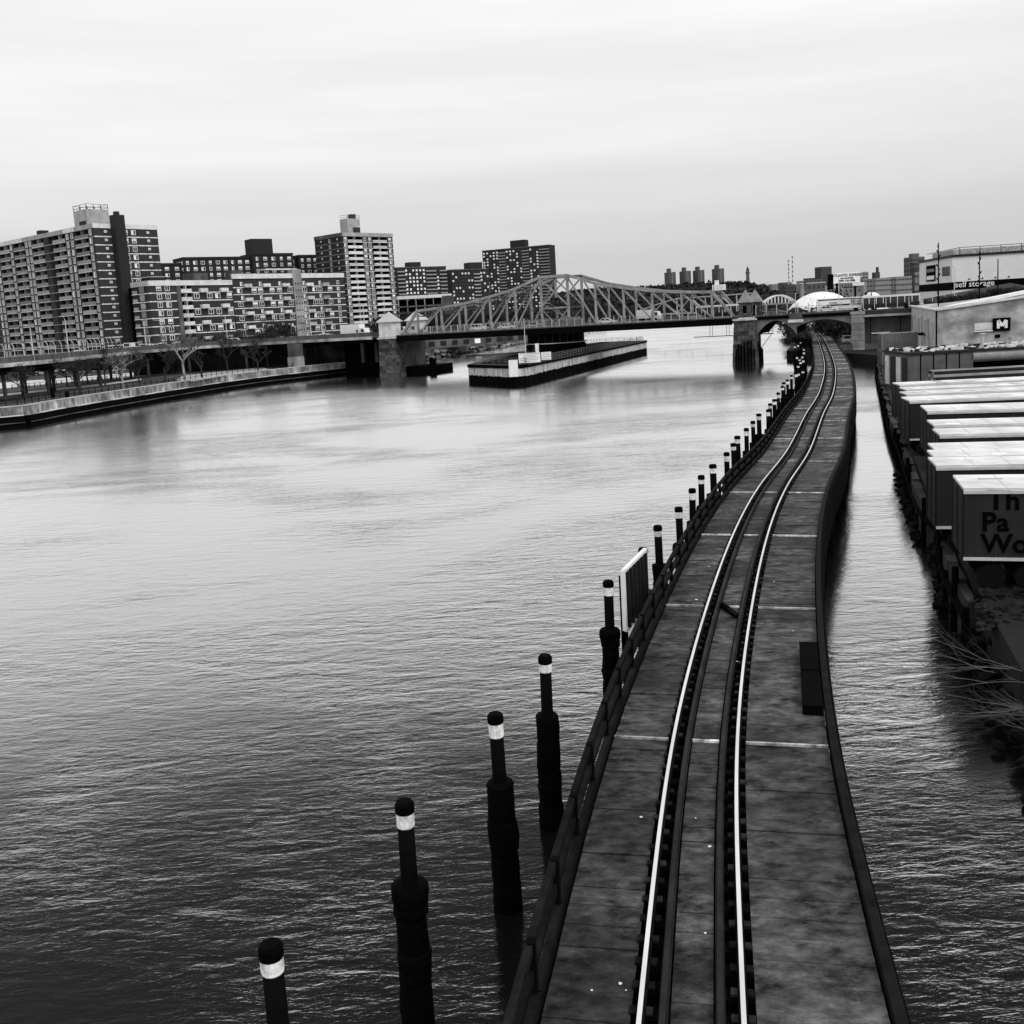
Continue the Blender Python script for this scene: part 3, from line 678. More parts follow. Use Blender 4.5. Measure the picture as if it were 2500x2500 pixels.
# seawall
sw = thing('seawall', 'long concrete seawall with a dark timber foot along the riverside park', 'seawall')
M_swc = mat('seawall_concrete', .24, .85, .75, .8, (1, 1, .35), rnd=.3, var2=.5, scale2=.3, bump=.3)
SWp = spline(SW + [Vector((-36, 296, 0))], 4.0)
for k in range(len(SWp)-1):
    seg = [SWp[k], SWp[k+1]]
    j = random.uniform(0, .05)
    MB().sweep(seg, .5, 1.5 - j, 0, .1, 2.1).build('concrete_panel', M_swc, sw)
    MB().sweep(seg, 1.3, .14, 0, .3, 1.98 + j).build('pale_ledge', M_offw if k % 3 else M_conc, sw)
    MB().sweep(seg, 1.7, 2.85 + j, 0, .35, -.9).build('timber_foot', M_timber, sw)
    MB().sweep(seg, .35, .12, 0, 1.2, .8).build('wale', M_concd, sw)
    MB().sweep(seg, .7, .14, 0, 0, 3.62).build('coping', M_pale, sw)
for k, (x, y, h) in enumerate(((72, 1035, 2.3), (122, 1023, 2.6), (170, 1015, 4.6), (135, 1015, 5.4), (752, 914, 3.2), (765, 913, 3.5), (778, 911, 3.0), (795, 908, 3.4), (812, 905, 3.4))):
    c = G(x, y)
    tag(MB().lathe([(.42, -3), (.4, h), (.34, h+.1)], 9).build('mooring_pile', M_timber, None, (c.x, c.y, 0)), ('dark mooring pile against the seawall, %s from the left edge' % 'first,second,third,fourth'.split(',')[[0, 1, 3, 2][k]]) if k < 4 else ('dark mooring pile in the group by the left approach pier, %s from left' % ORD[k-4]), 'pile', 'mooring piles along the seawall')
SWf = [p for p in SWp]
pf = thing('park_railing', 'dark two-rail railing along the top of the seawall', 'railing')
rp_me = MB().box(-.05, .05, -.05, .05, 0, 1.15).mesh('post', M_black)
fr_ = frames(spline(SW, 2.3)); prev = None
for p, t, r in fr_:
    c = p - r*.7 + Vector((0, 0, 3.7)); inst('post', rp_me, pf, c, math.atan2(t.y, t.x))
    if prev is not None:
        for z in (.55, 1.12): MB().bar(prev + Vector((0, 0, z)), c + Vector((0, 0, z)), .07).build('rail', M_black, pf)
    prev = c
# paths in the park
def sheet(name, pts, z, m): 
    b = MB(); q = [G(x, y, z) for x, y in pts]; b.add([(p.x, p.y, z) for p in q], [tuple(range(len(q)))[::-1]]); o = b.build(name, m); return tag(o, kind='structure')
sheet('riverside_path', [(-40, 972), (-40, 966), (47, 958), (257, 936), (345, 924), (345, 927), (257, 940), (47, 962)], 3.51, M_path)
sheet('park_road', [(-40, 952), (-40, 938), (47, 931), (232, 917), (345, 908), (460, 900), (460, 908), (345, 918), (232, 927), (47, 945)], 3.512, M_path)
sheet('pale_plaza', [(430, 928), (450, 915), (560, 905), (640, 897), (660, 902), (560, 916), (470, 931)], 3.514, mat('plaza', .33, .9, .2, .2))
sheet('service_road', [(345, 900), (640, 874), (700, 870), (700, 876), (345, 906)], 3.516, M_asph)
# fence along the park road
fence('park_fence', 'low dark fence in front of the pale park road', G(30, 951, 3.5), G(330, 921, 3.5), 24, 1.1, (.5, 1.05), M=M_black, rail_w=.08, cat='fence')

# ---------------------------------------------------------------- fender island
ISL = [Vector((-8, 211.7)), Vector((1.1, 196.6)), Vector((3.5, 197.6)), Vector((42.6, 301.5)), Vector((30, 312)), Vector((4, 268))]
isl = thing('fender_island', 'low timber fender island with white-topped facing around the bridge pivot', 'fender island')
ZT = 4.3
MB().prism([(p.x, p.y) for p in ISL], -2, ZT-.25).build('core', M_timber, isl)
M_wfac = mat('white_facing', .62, .8, .6, 1.6, (1, 1, .25), rnd=.3)
wf = MB(); df = MB(); cap = MB()
rnd = random.Random(3)
for a, b in zip(ISL, ISL[1:] + ISL[:1]):
    d = b-a; ln = d.length; n = max(2, int(ln/.5)); nrm = Vector((d.y, -d.x)).normalized()
    for k in range(n):
        p = a + d*(k/n); q = a + d*((k+.93)/n); o = rnd.uniform(.06, .22); c = (p+q)/2 + nrm*o
        zb_ = 1.95 + rnd.uniform(-.12, .12)
        wf.bar((c.x, c.y, zb_), (c.x, c.y, ZT-.75+rnd.uniform(-.05, .05)), ln/n*.93, .12, up=(nrm.x, nrm.y, 0))
        df.bar((c.x, c.y, -1), (c.x, c.y, zb_-.02), ln/n*.93, .14, up=(nrm.x, nrm.y, 0))
    cap.bar((a.x + nrm.x*.1, a.y + nrm.y*.1, ZT-.38), (b.x + nrm.x*.1, b.y + nrm.y*.1, ZT-.38), .7, .62)
tag(wf.build('white_boards', M_wfac, isl), kind='stuff'); tag(df.build('dark_boards', M_timber, isl), kind='stuff'); cap.build('cap_beam', M_timber, isl)
c = Vector((1.3, 196.4)); MB().box(c.x-.9, c.x+.9, c.y-.5, c.y+.2, 2.0, 5.3).build('white_corner_post', M_white, isl)
dk = MB()
cen = Vector((14, 250))
ins = [p + (cen-p).normalized()*1.2 for p in ISL]
for k in range(26):
    y = 200 + k*4.2
M_deckw = mat('walk_boards', .05, .8, .4, 1)
for a, b in zip(ins, ins[1:]+ins[:1]): MB().bar((a.x, a.y, ZT-.16), (b.x, b.y, ZT-.16), 1.6, .14).build('walkway', M_deckw, isl)
ir = thing('island_railing', 'dark pipe railing round the fender island walkway', 'railing')
M_isr = mat('island_rail', .16, .7, .4, 1)
pm = MB().box(-.05, .05, -.05, .05, 0, 1.25).mesh('post', M_isr)
ins2 = [p + (cen-p).normalized()*2.1 for p in ISL]
for a, b in ((0, 5), (5, 4), (4, 3), (3, 2), (2, 0)):
    A, B = ins2[a], ins2[b]; d = B-A; n = max(3, int(d.length/2.2))
    for k in range(n): q = A + d*(k/n); inst('post', pm, ir, (q.x, q.y, ZT-.1))
    for z in (.45, .85, 1.22): MB().bar((A.x, A.y, ZT-.1+z), (B.x, B.y, ZT-.1+z), .07).build('rail', M_isr, ir)
for (lab, px0, px1, y0, y1, Y, lines) in (('large white notice board with small lettering on the fender island', 1267, 1320, 863, 887, 200, ['NO TRESPASSING', 'ALL VESSELS KEEP CLEAR', 'OF BRIDGE FENDER', 'NO MOORING NO WAKE']), ('smaller white notice board beside the large one on the island', 1322, 1346, 860, 879, 202, ['NO', 'MOORING'])):
    a = AT(px0, y1, Y); b = AT(px1, y1-2, Y); h = AT(px0, y0, Y).z - a.z; ln = (Vector((b.x, b.y)) - Vector((a.x, a.y))).length; ang = math.atan2(b.y-a.y, b.x-a.x)
    t = thing('notice_board', lab, 'sign', (a.x, a.y, ZT-.2), ang); zb_ = a.z - ZT + .2
    MB().box(0, ln, -.05, .05, zb_, zb_+h).build('panel', M_white, t)
    for x in (.3, ln-.3): MB().box(x-.06, x+.06, .05, .17, 0, zb_+h).build('post', M_dark, t)
    # the lettering is too small to read in the photograph: rows of short dark dashes of its size
    rows = 6 if ln > 3 else 4; tx = MB(); rn = random.Random(int(ln*10))
    for r_ in range(rows):
        z = zb_ + h*(rows-r_-.3)/(rows+.4); x = ln*rn.uniform(.06, .25); xe = ln - x*.9
        while x < xe:
            wd = rn.uniform(.1, .5)*ln*.18; tx.box(x, min(x+wd, xe), -.056, -.05, z, z + h*.05); x += wd + ln*.02
    tx.build('lettering', M_dark, t)
c = AT(1285, 890, 201); tag(MB().tube((0, 0, 0), (0, 0, 8.9), .09, .06, 8).tube((0, 0, 8.9), (0, 0, 9.1), .12, n=8).build('flag_pole', M_lamp, None, (c.x, c.y, ZT-.2)), 'slim pale pole standing on the fender island beside the notice boards', 'pole')
stt = thing('island_steps', 'short dark steps with handrail beside the pivot pier on the island', 'steps', (6, 224, ZT-.1), R(20))
for k in range(6): MB().box(-.8, .8, k*.35, k*.35+.35, k*.3, k*.3+.08).build('tread', M_dark, stt)
for x in (-.8, .8): MB().bar((x, 0, 0), (x, 2.1, 1.8), .1, .25).bar((x, 0, 1), (x, 2.1, 2.8), .06).build('stringer', M_dark, stt)
MB().box(1.6, 2.4, 2, 2.4, .8, 3.2).build('white_box', M_white, stt)

WORDS = 'first,second,third,fourth,fifth,sixth,seventh,eighth,ninth,tenth,eleventh,twelfth,thirteenth,fourteenth,fifteenth,sixteenth,seventeenth,eighteenth'.split(',')

# ================================================================ APARTMENT BUILDINGS (left bank)
M_win = mat('window_frame', .86, .6)
M_winr = mat('window_shade', .8, .7, rnd=.35, var=.05)
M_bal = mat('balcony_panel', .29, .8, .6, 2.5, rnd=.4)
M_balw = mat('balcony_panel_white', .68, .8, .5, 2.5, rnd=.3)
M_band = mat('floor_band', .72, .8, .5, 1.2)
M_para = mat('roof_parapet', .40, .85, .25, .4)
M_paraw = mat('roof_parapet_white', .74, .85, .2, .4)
WINS = {}
def win_mesh(w, h, kind=0):
    k = (w, h, kind)
    if k not in WINS:
        m = MB(); f = .16
        m.box(-w/2, w/2, -.10, 0, 0, f).box(-w/2, w/2, -.10, 0, h-f, h).box(-w/2, -w/2+f, -.10, 0, f, h-f).box(w/2-f, w/2, -.10, 0, f, h-f)
        m.box(-.06, .06, -.09, 0, f, h-f)
        if kind == 0: m.box(-w/2+f, w/2-f, -.03, 0, f, h-f, 1)
        elif kind == 1: m.box(-w/2+f, 0, -.05, 0, f, h-f, 2).box(0, w/2-f, -.03, 0, f, h-f, 1)
        else: m.box(-w/2+f, w/2-f, -.05, 0, f+h*.35, h-f, 2).box(-w/2+f, w/2-f, -.03, 0, f, f+h*.35, 1)
        WINS[k] = m.mesh('window', [M_win, M_glass, M_winr])
    return WINS[k]
BALS = {}
def bal_mesh(w, h, deep=1.5, proj=.05, M=None, split=True):
    M = M or M_bal; k = (w, h, deep, proj, M.name, split)
    if k not in BALS:
        m = MB()
        m.box(-w/2, w/2, deep-.02, deep+.02, 0, h, 1)                   # glazed back wall of the loggia
        m.box(-w/2, w/2, -proj-.08, deep, -.2, 0, 2)                      # slab
        if split:
            m.box(-w/2+.05, -.06, -proj-.05, -proj+.08, .02, 1.12, 0).box(.06, w/2-.05, -proj-.05, -proj+.08, .02, 1.12, 0).box(-.06, .06, -proj, deep, 0, h, 0)
        else: m.box(-w/2, w/2, -proj-.05, -proj+.08, .02, 1.1, 0)
        if proj > .5:
            for sx in (-1, 1): m.box(sx*w/2-.05, sx*w/2+.05, -proj, 0, .02, 1.1, 0)
        BALS[k] = m.mesh('balcony', [M, M_void, M_band])
    return BALS[k]
def bldg(name, label, corner, rz, z0=3.5): return thing(name, label, 'building', (corner.x, corner.y, z0), rz)
FRONT, SIDE = 0.0, -math.pi/2
def put(t, me, name, face, u, z, out=0.0):
    loc = (u, -out, z) if face == FRONT else (-out, u, z)
    return inst(name, me, t, loc, face)
rb = random.Random(11)

# --- A: left tower
A = bldg('apartment_tower', 'tall brick apartment tower with balconies and a dark chimney at the far left', AT(228, 557, 337), R(50.2))
W_, D_, H_ = 23.4, 86.0, 47.6; FH = 2.8; NF = 17
MB().box(1.6, W_, .02, D_, 0, H_-.02).build('core', M_void, A)
MB().box(.0, W_, .0, 1.2, 0, H_).build('wall', M_brick, A)
for (a, b) in ((1.2, 4.0), (13.2, 20.0), (32.2, 35.8), (44.4, 50.4), (59.2, 62.6), (71.0, 86.0)): MB().box(0, 1.6, a, b, 0, H_).build('wall', M_brick, A)
MB().box(.9, 1.6, 29.0, 32.2, 0, H_).build('wall', M_brickd, A)  # recess shade put into a darker brick
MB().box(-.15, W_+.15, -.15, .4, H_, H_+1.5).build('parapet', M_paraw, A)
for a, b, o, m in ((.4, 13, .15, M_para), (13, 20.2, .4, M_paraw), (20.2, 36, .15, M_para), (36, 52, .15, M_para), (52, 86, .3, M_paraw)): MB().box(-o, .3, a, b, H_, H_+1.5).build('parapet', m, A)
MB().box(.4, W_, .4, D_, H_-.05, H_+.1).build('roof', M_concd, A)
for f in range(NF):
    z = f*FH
    MB().box(-.12, 0, 0, D_, z-.12, z+.14).build('floor_band', M_bal, A)  # greyer than the front bands: this side's shade is in the colour
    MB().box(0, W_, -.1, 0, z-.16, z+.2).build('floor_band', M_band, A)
    if f < 1: continue
    for c in (8.6, 24.4, 40.2, 54.8, 66.8): put(A, bal_mesh(9.0 if c < 50 else 8.6, 2.7), 'balcony', SIDE, c, z+.1)
    for c in (2.4, 15.0, 18.2, 46.0, 48.8, 61.0, 73.0, 76.0): put(A, win_mesh(1.5, 2.0, rb.choice((0, 0, 1))), 'window', SIDE, c, z+.55)
    for c in (11.2, 14.2): put(A, win_mesh(1.7, 1.6, rb.choice((0, 1, 2))), 'window', FRONT, c, z+.8); 
    for c in (4.0, 19.6): put(A, win_mesh(1.0, .8, 2), 'air_conditioner', FRONT, c, z+1.3, .15)
ch_ = MB().box(6.0, 9.6, -3.4, -.1, 0, H_+4.2).build('chimney', M_brickd, A); MB().box(7.0, 8.4, -2.6, -1.0, H_+4.2, H_+5.4).build('flue', M_brickd, ch_)
ph = MB().box(2.5, 10.5, 8, 17, H_, H_+7.2).build('penthouse', M_para, A)
MB().box(2.44, 2.5, 9, 13.6, H_+.2, H_+3.4).build('door', M_brickd, ph)
for z in (H_+7.9, H_+8.9): MB().bar((2.6, 8.1, z), (10.4, 8.1, z), .12).bar((2.6, 8.1, z), (2.6, 16.9, z), .12).bar((2.6, 16.9, z), (10.4, 16.9, z), .12).bar((10.4, 8.1, z), (10.4, 16.9, z), .12).build('roof_rail', M_concd, ph)
for x in (2.6, 5.2, 7.8, 10.4):
    for y in (8.1, 12.5, 16.9): MB().box(x-.08, x+.08, y-.08, y+.08, H_+7.2, H_+8.9).build('rail_post', M_concd, ph)
MB().box(1.5, 4.5, 40, 43, H_, H_+3.2).build('roof_vent', M_brickd, A)

# --- B: mid-rise in front
B = bldg('apartment_block', 'mid-rise brick apartment block with white parapet in front of the left tower', AT(362, 690, 330), R(53.6))
W_, D_, H_ = 33.5, 9.8, 27.2; FH = 2.75
MB().box(1.6, W_, 1.6, 14, 0, H_-.02).build('core', M_void, B)
for a, b in ((0, 12.0), (16.4, W_)): MB().box(a, b, 0, 1.6, 0, H_).build('wall', M_brick, B)
MB().box(0, 1.6, 1.6, 4.6, 0, H_).build('wall', M_brickd, B); MB().box(0, 1.6, 4.6, 9.8, 0, H_).build('wall', M_brickd, B)  # end wall painted darker than the front for its shade
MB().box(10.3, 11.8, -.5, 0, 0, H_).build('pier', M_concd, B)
MB().box(-.1, W_+.2, -.35, .4, H_, H_+1.7).build('parapet', M_paraw, B); MB().box(-.25, .3, .4, 9.8, H_, H_+1.7).build('parapet', M_para, B)  # end parapet greyer than the front one, shade in its colour
MB().box(.4, W_, .4, 14, H_-.05, H_+.1).build('roof', M_concd, B)
MB().box(3, 9, 3, 8, H_, H_+3).build('stair_head', M_brickd, B); MB().box(2.8, 9.2, 2.8, 8.2, H_+3, H_+3.3).build('stair_head_roof', M_para, B)
MB().box(20, 26, 3, 9, H_, H_+4.4).build('lift_house', M_concd, B)
for f in range(10):
    z = f*FH
    MB().box(0, W_, -.12, 0, z-.15, z+.2).build('floor_band', M_band, B); MB().box(-.1, 0, 0, D_, z-.12, z+.16).build('floor_band', M_band, B)
    for c in (3.6, 6.9): put(B, win_mesh(1.9, 1.7, rb.choice((0, 0, 1, 2))), 'window', FRONT, c, z+.75)
    put(B, bal_mesh(4.4, 2.6, 1.5, .3, M_balw), 'balcony', FRONT, 14.2, z+.15)
    put(B, bal_mesh(2.6, 2.4, .05, .06, M_bal, False), 'balcony', SIDE, 8.2, z+.15)
    MB().box(-.08, -.0, 2.9, 5.4, z+.5, z+2.4).build('panel', M_bal, B)
    if f % 2:
        for c in (20.9, 29.6): put(B, bal_mesh(3.0, 2.3, .04, 1.2, M_balw, False), 'balcony', FRONT, c, z+.3)
    else:
        for c in (18.3, 23.7, 27.1, 32.1): put(B, win_mesh(2.2, 1.7, rb.choice((0, 0, 1, 2))), 'window', FRONT, c, z+.7)

# --- C: longer mid-rise to the right
Cb = bldg('apartment_block', 'long pale-banded apartment block with alternating balconies left of the central tower', AT(565, 672, 397), R(49))
W_, H_ = 57.0, 31.4; FH = 2.75
MB().box(0, W_, 0, 14, 0, H_).build('wall', M_brick, Cb)
for a, b in ((-.1, 29.3), (33.6, W_)): MB().box(a, b, -.4, .4, H_, H_+1.9).build('parapet', M_paraw, Cb)
MB().box(29.3, 33.6, -.7, 3, 0, H_+3.6).build('stair_tower', M_conc, Cb); MB().box(18, 34, 2.2, 6, H_+3.6, H_+4.1).build('canopy', M_paraw, Cb)
MB().box(.3, W_, .4, 14, H_-.05, H_+.1).build('roof', M_concd, Cb); MB().box(3, 8, 4, 9, H_, H_+3.6).build('lift_house', M_concd, Cb)
for f in range(11):
    z = f*FH+.4
    for a, b in ((0, 29.3), (33.6, W_)): MB().box(a, b, -.12, 0, z-.15, z+.2).build('floor_band', M_band, Cb)
    for xx in (30.2, 31.5, 32.8): MB().box(xx-.25, xx+.25, -.76, -.7, z+.9, z+1.5).build('stair_vent', M_void, Cb)
    put(Cb, win_mesh(1.5, 1.5, rb.choice((0, 1, 2))), 'window', FRONT, 53.4, z+.75)
    if f % 2 == 0:
        for c in (6.7, 15.7, 25.3, 37.6, 46.1): put(Cb, bal_mesh(3.3, 2.3, .04, 1.2, M_balw if c < 40 else M_bal, False), 'balcony', FRONT, c, z+.3); put(Cb, win_mesh(1.2, 1.6, 1), 'window', FRONT, c-2.6, z+.6)
    else:
        for c in (3.0, 9.9, 13.0, 18.6, 22.3, 27.6, 35.2, 40.4, 43.4, 48.8): put(Cb, win_mesh(2.3, 1.7, rb.choice((0, 0, 1, 2))), 'window', FRONT, c, z+.65)

# --- D: central tower
Dt = bldg('apartment_tower', 'tall pale apartment tower with rows of long balconies in the centre left', AT(836, 567, 480), R(46))
W_, D_, H_ = 30.5, 23.0, 52.6; FH = 2.77; NF = 19
MB().box(1.2, W_, 1.6, D_, 0, H_-.02).build('core', M_void, Dt)
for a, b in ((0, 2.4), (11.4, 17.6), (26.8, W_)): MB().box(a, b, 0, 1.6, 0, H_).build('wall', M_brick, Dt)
for a, b in ((1.6, 10), (12.4, D_)): MB().box(0, 1.2, a, b, 0, H_).build('wall', M_brickd, Dt)  # left side's shade painted in: darker brick than the front
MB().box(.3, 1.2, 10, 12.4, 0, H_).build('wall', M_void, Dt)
MB().box(-.2, W_+.2, -.25, .4, H_, H_+1.8).build('parapet', M_para, Dt); MB().box(-.25, .3, .4, D_, H_, H_+1.8).build('parapet', M_concd, Dt)  # side parapet in a darker tone, painted as shaded
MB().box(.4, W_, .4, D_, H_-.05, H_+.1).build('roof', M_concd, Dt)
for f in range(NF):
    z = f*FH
    MB().box(0, W_, -.12, 0, z-.12, z+.16).build('floor_band', M_band, Dt); MB().box(-.1, 0, 0, D_, z-.12, z+.16).build('floor_band', M_bal, Dt)  # side bands greyed to carry that side's shade
    if f < 2: continue
    for c in (6.9, 22.2): put(Dt, bal_mesh(8.8, 2.6, 1.5, .2, M_balw), 'balcony', FRONT, c, z+.1)
    for c in (1.3, 13.0, 16.0, 28.6): put(Dt, win_mesh(1.7, 1.7, rb.choice((0, 1, 2))), 'window', FRONT, c, z+.6)
    put(Dt, win_mesh(1.5, 1.8, 0), 'window', SIDE, 11.2, z+.5, -.3)
    for c in (4.4, 17.6): put(Dt, win_mesh(.9, .7, 2), 'air_conditioner', SIDE, c, z+1.4, .1)
ph = MB().box(8, 15.5, 6, 12, H_, H_+9.2).build('penthouse', M_para, Dt); MB().box(11, 15.4, 5.9, 6.0, H_+.3, H_+5.0).build('penthouse_door', M_brick, ph)
for z in (H_+9.9, H_+10.9): MB().bar((8.1, 6.1, z), (15.4, 6.1, z), .14).bar((8.1, 6.1, z), (8.1, 11.9, z), .14).build('roof_rail', M_concd, ph)
for x in (8.1, 10.5, 13, 15.4): MB().box(x-.08, x+.08, 6.0, 6.2, H_+9.2, H_+10.9).build('rail_post', M_concd, ph)
MB().box(12.5, 15, 8, 11, H_+9.2, H_+11.6).build('roof_tank', M_brickd, ph)

# --- E: long dark building behind
Ed = bldg('brick_building', 'long dark brick building with white windows behind the two mid-rise blocks', AT(447, 632, 470), R(37))
H_ = 45.6; FH = 2.9
for a, b, y0, y1, h in ((-14, 0, 3, 16, H_-2.4), (0, 33, 0, 14, H_), (33, 54, -3, 12, H_+1.2), (54, 58, 2, 12, H_), (58, 76, -1, 12, H_+.4)):
    MB().box(a, b, y0, y1, 0, h).build('wing', M_brickd, Ed); MB().box(a-.2, b+.2, y0-.25, y1, h, h+.9).build('parapet', M_brickd, Ed)
    n = max(1, int((b-a)/3.6))
    for f in range(7):
        for k in range(n):
            x = a + (k+.5)*(b-a)/n
            inst('window', win_mesh(1.9 if k % 3 else 1.3, 1.7, rb.choice((0, 1, 2, 2))), Ed, (x, y0, h-2.6-f*FH), 0)
for f in range(7):
    for k in range(4): inst('window', win_mesh(1.5, 1.7, 2), Ed, (0, 1.8+k*3.3, H_-2.6-f*FH), SIDE)
MB().box(35, 46, 2, 10, H_+1.2, H_+9.5).build('lift_house', M_brickd, Ed)

# --- farther slabs: windows there are a few pixels, joined per building
def slab(name, label, p0, rz, w_, d_, h, z0, fh, cols, m, bal=(), white=.6, ph=None, cat='building', side_cols=0):
    t = thing(name, label, cat, (p0.x, p0.y, z0), rz)
    MB().box(0, w_, 0, d_, 0, h).build('wall', m, t); MB().box(-.2, w_+.2, -.2, d_, h, h+.8).build('parapet', M_concd, t)
    g = MB(); bb = MB(); r2 = random.Random(int(w_*100)); nf = int(h/fh)
    for f in range(nf):
        for k in range(cols):
            x = (k+.5)*w_/cols; z = f*fh + .8
            if any(a <= k < b for a, b in bal): bb.box(x-w_/cols*.5, x+w_/cols*.5, -1.0, 0, z-.5, z+.5)
            else: g.box(x-w_/cols*.25, x+w_/cols*.25, -.12, 0, z, z+fh*.52, 0 if r2.random() < white else 1)
        for k in range(side_cols):
            y = (k+.5)*d_/side_cols; g.box(-.12, 0, y-.8, y+.8, f*fh+.8, f*fh+.8+fh*.5, 0 if r2.random() < white else 1)
    tag(g.build('windows', [M_winr, M_glass], t), kind='stuff')
    if bb.v: tag(bb.build('balconies', M_bal, t), kind='stuff')
    if ph: MB().box(*ph[:4], h, h+ph[4]).build('penthouse', m, t)
    return t
slab('apartment_slab', 'dark apartment slab with white balconies just right of the central tower', AT(969, 655, 750), R(33), 42, 15, 51, 3, 2.8, 14, M_brickd, ((0, 2), (8, 11), (12, 14)), .75, (12, 22, 3, 10, 4.5))
slab('apartment_slab', 'small dark apartment slab partly hidden behind the tall one', AT(1101, 660, 790), R(30), 34, 15, 49, 3, 2.8, 12, M_brickd, ((7, 9),), .35, (18, 30, 3, 12, 6))
slab('apartment_slab', 'tall dark apartment slab with speckled windows left of the truss top', AT(1177, 613, 1010), R(-26), 73, 15, 76.5, 3, 2.9, 20, M_brickd, ((5, 7), (12, 14), (17, 20)), .55, (30, 46, 3, 12, 8))
pk = thing('parking_structure', 'low open parking structure with white roof edge below the dark slab', 'building', AT(952, 760, 560), R(16)); pk.location.z = 3.5
MB().box(0, 36, 0, 20, 23.2, 25.0).build('roof', M_paraw, pk); MB().box(30.5, 37, -.5, 20, 0, 24).build('stair_tower', M_concd, pk)
for z in (5, 10, 15, 18.5): MB().box(0, 36, .1, 20, z, z+.9).build('slab', M_concd, pk)
MB().box(0, 36, 15, 19.9, 0, 23).build('back_wall', M_void, pk)
for k in range(8): MB().box(k*5+.0, k*5+.5, .2, .9, 0, 23.2).build('column', M_bal, pk)

# ================================================================ RIGHT BANK: trailers, containers, buildings
GZ = 2.4
# bulkhead along the yard
bk = thing('yard_bulkhead', 'dark ragged timber bulkhead along the edge of the trailer yard', 'bulkhead')
rbp = spline([Vector((x, y, 0)) for x, y in RB[4:12]], 2.6)
M_bulk = mat('bulkhead_timber', .018, .85, .6, 2, rnd=.5, bump=.5)
for k in range(len(rbp)-1):
    a, b = rbp[k], rbp[k+1]
    MB().sweep([a, b], .35 + random.uniform(0, .2), 3.0 + random.uniform(-.15, .25), 0, -.3, -.8).build('timber_sheet', M_bulk, bk)
    d = (b-a).normalized(); nn_ = Vector((-d.y, d.x, 0))
    MB().tube(a + nn_*.62 + Vector((0, 0, -2)), a + nn_*.55 + Vector((0, 0, random.uniform(1.2, 2.9))), .17, .14, 7).build('pile', M_timber, bk)
    MB().bar(a + nn_*.6 + Vector((0, 0, 1.5)), b + nn_*.6 + Vector((0, 0, 1.5 + random.uniform(-.06, .06))), .2, .22).build('wale', M_timber, bk)
# rocks and rubble on the near right bank
def rock_mesh(seed, m):
    bm = bmesh.new(); bmesh.ops.create_icosphere(bm, subdivisions=2, radius=1)
    for v in bm.verts:
        q = noise.noise(v.co*1.3 + Vector((seed*9, 0, 0))); v.co *= 1 + .45*q; v.co.z *= .65
    me = bpy.data.meshes.new('rock'); bm.to_mesh(me); bm.free(); me.materials.append(m); return me
M_rock = mat('bank_rock', .10, .9, .6, 2, rnd=.7, bump=.4)
RK = [rock_mesh(k, M_rock) for k in range(4)]
rs = MB(); rr = random.Random(21)
bank_line = spline([Vector((x, y, 0)) for x, y in RB[1:9]], .5)
rip = bmesh.new()
for p in bank_line:
    for k in range(3):
        m = RK[rr.randrange(4)]; s_ = rr.uniform(.12, .45); off = rr.uniform(-.9, 1.0)
        T = Matrix.Translation((p.x + off, p.y + rr.uniform(-.3, .3), 1.0 + off*.9 + rr.uniform(-.2, .1))) @ Matrix.Rotation(rr.uniform(0, 6), 4, 'Z') @ Matrix.Scale(s_, 4)
        vs = [rip.verts.new(T @ v.co) for v in m.vertices]
        for f in m.polygons: rip.faces.new([vs[i] for i in f.vertices])
me = bpy.data.meshes.new('bank_rubble'); rip.to_mesh(me); rip.free(); me.materials.append(mat('rubble', .005, .95, .9, .7, var2=.9, scale2=.9, spec=.1))  # bank shadow put into the rubble's near-black colour
tag(inst('bank_rubble', me), 'rocks and rubble along the near right river bank, near black for its shadow', 'rubble', kind='stuff')
# pale rubbish slope under the first trailer
rs = bmesh.new()
for k in range(420):
    c = G(rr.uniform(2385, 2520), rr.uniform(1410, 1560), 1.9); m = RK[rr.randrange(4)]; s_ = rr.uniform(.05, .17)
    T = Matrix.Translation((c.x, c.y, 2.3 + rr.uniform(-.1, .15))) @ Matrix.Rotation(rr.uniform(0, 6), 4, 'Z') @ Matrix.Diagonal((s_*1.2, s_, s_*.9, 1))
    vs = [rs.verts.new(T @ v.co) for v in m.vertices]
    for f in m.polygons: rs.faces.new([vs[i] for i in f.vertices])
me = bpy.data.meshes.new('pale_rubble'); rs.to_mesh(me); rs.free(); me.materials.append(mat('pale_rubble', .012, .95, .9, 1.2, var2=.9, scale2=.7, spec=.1))
tag(inst('pale_rubble', me), 'pale broken rubble on the bank under the nearest trailer', 'rubble', kind='stuff')

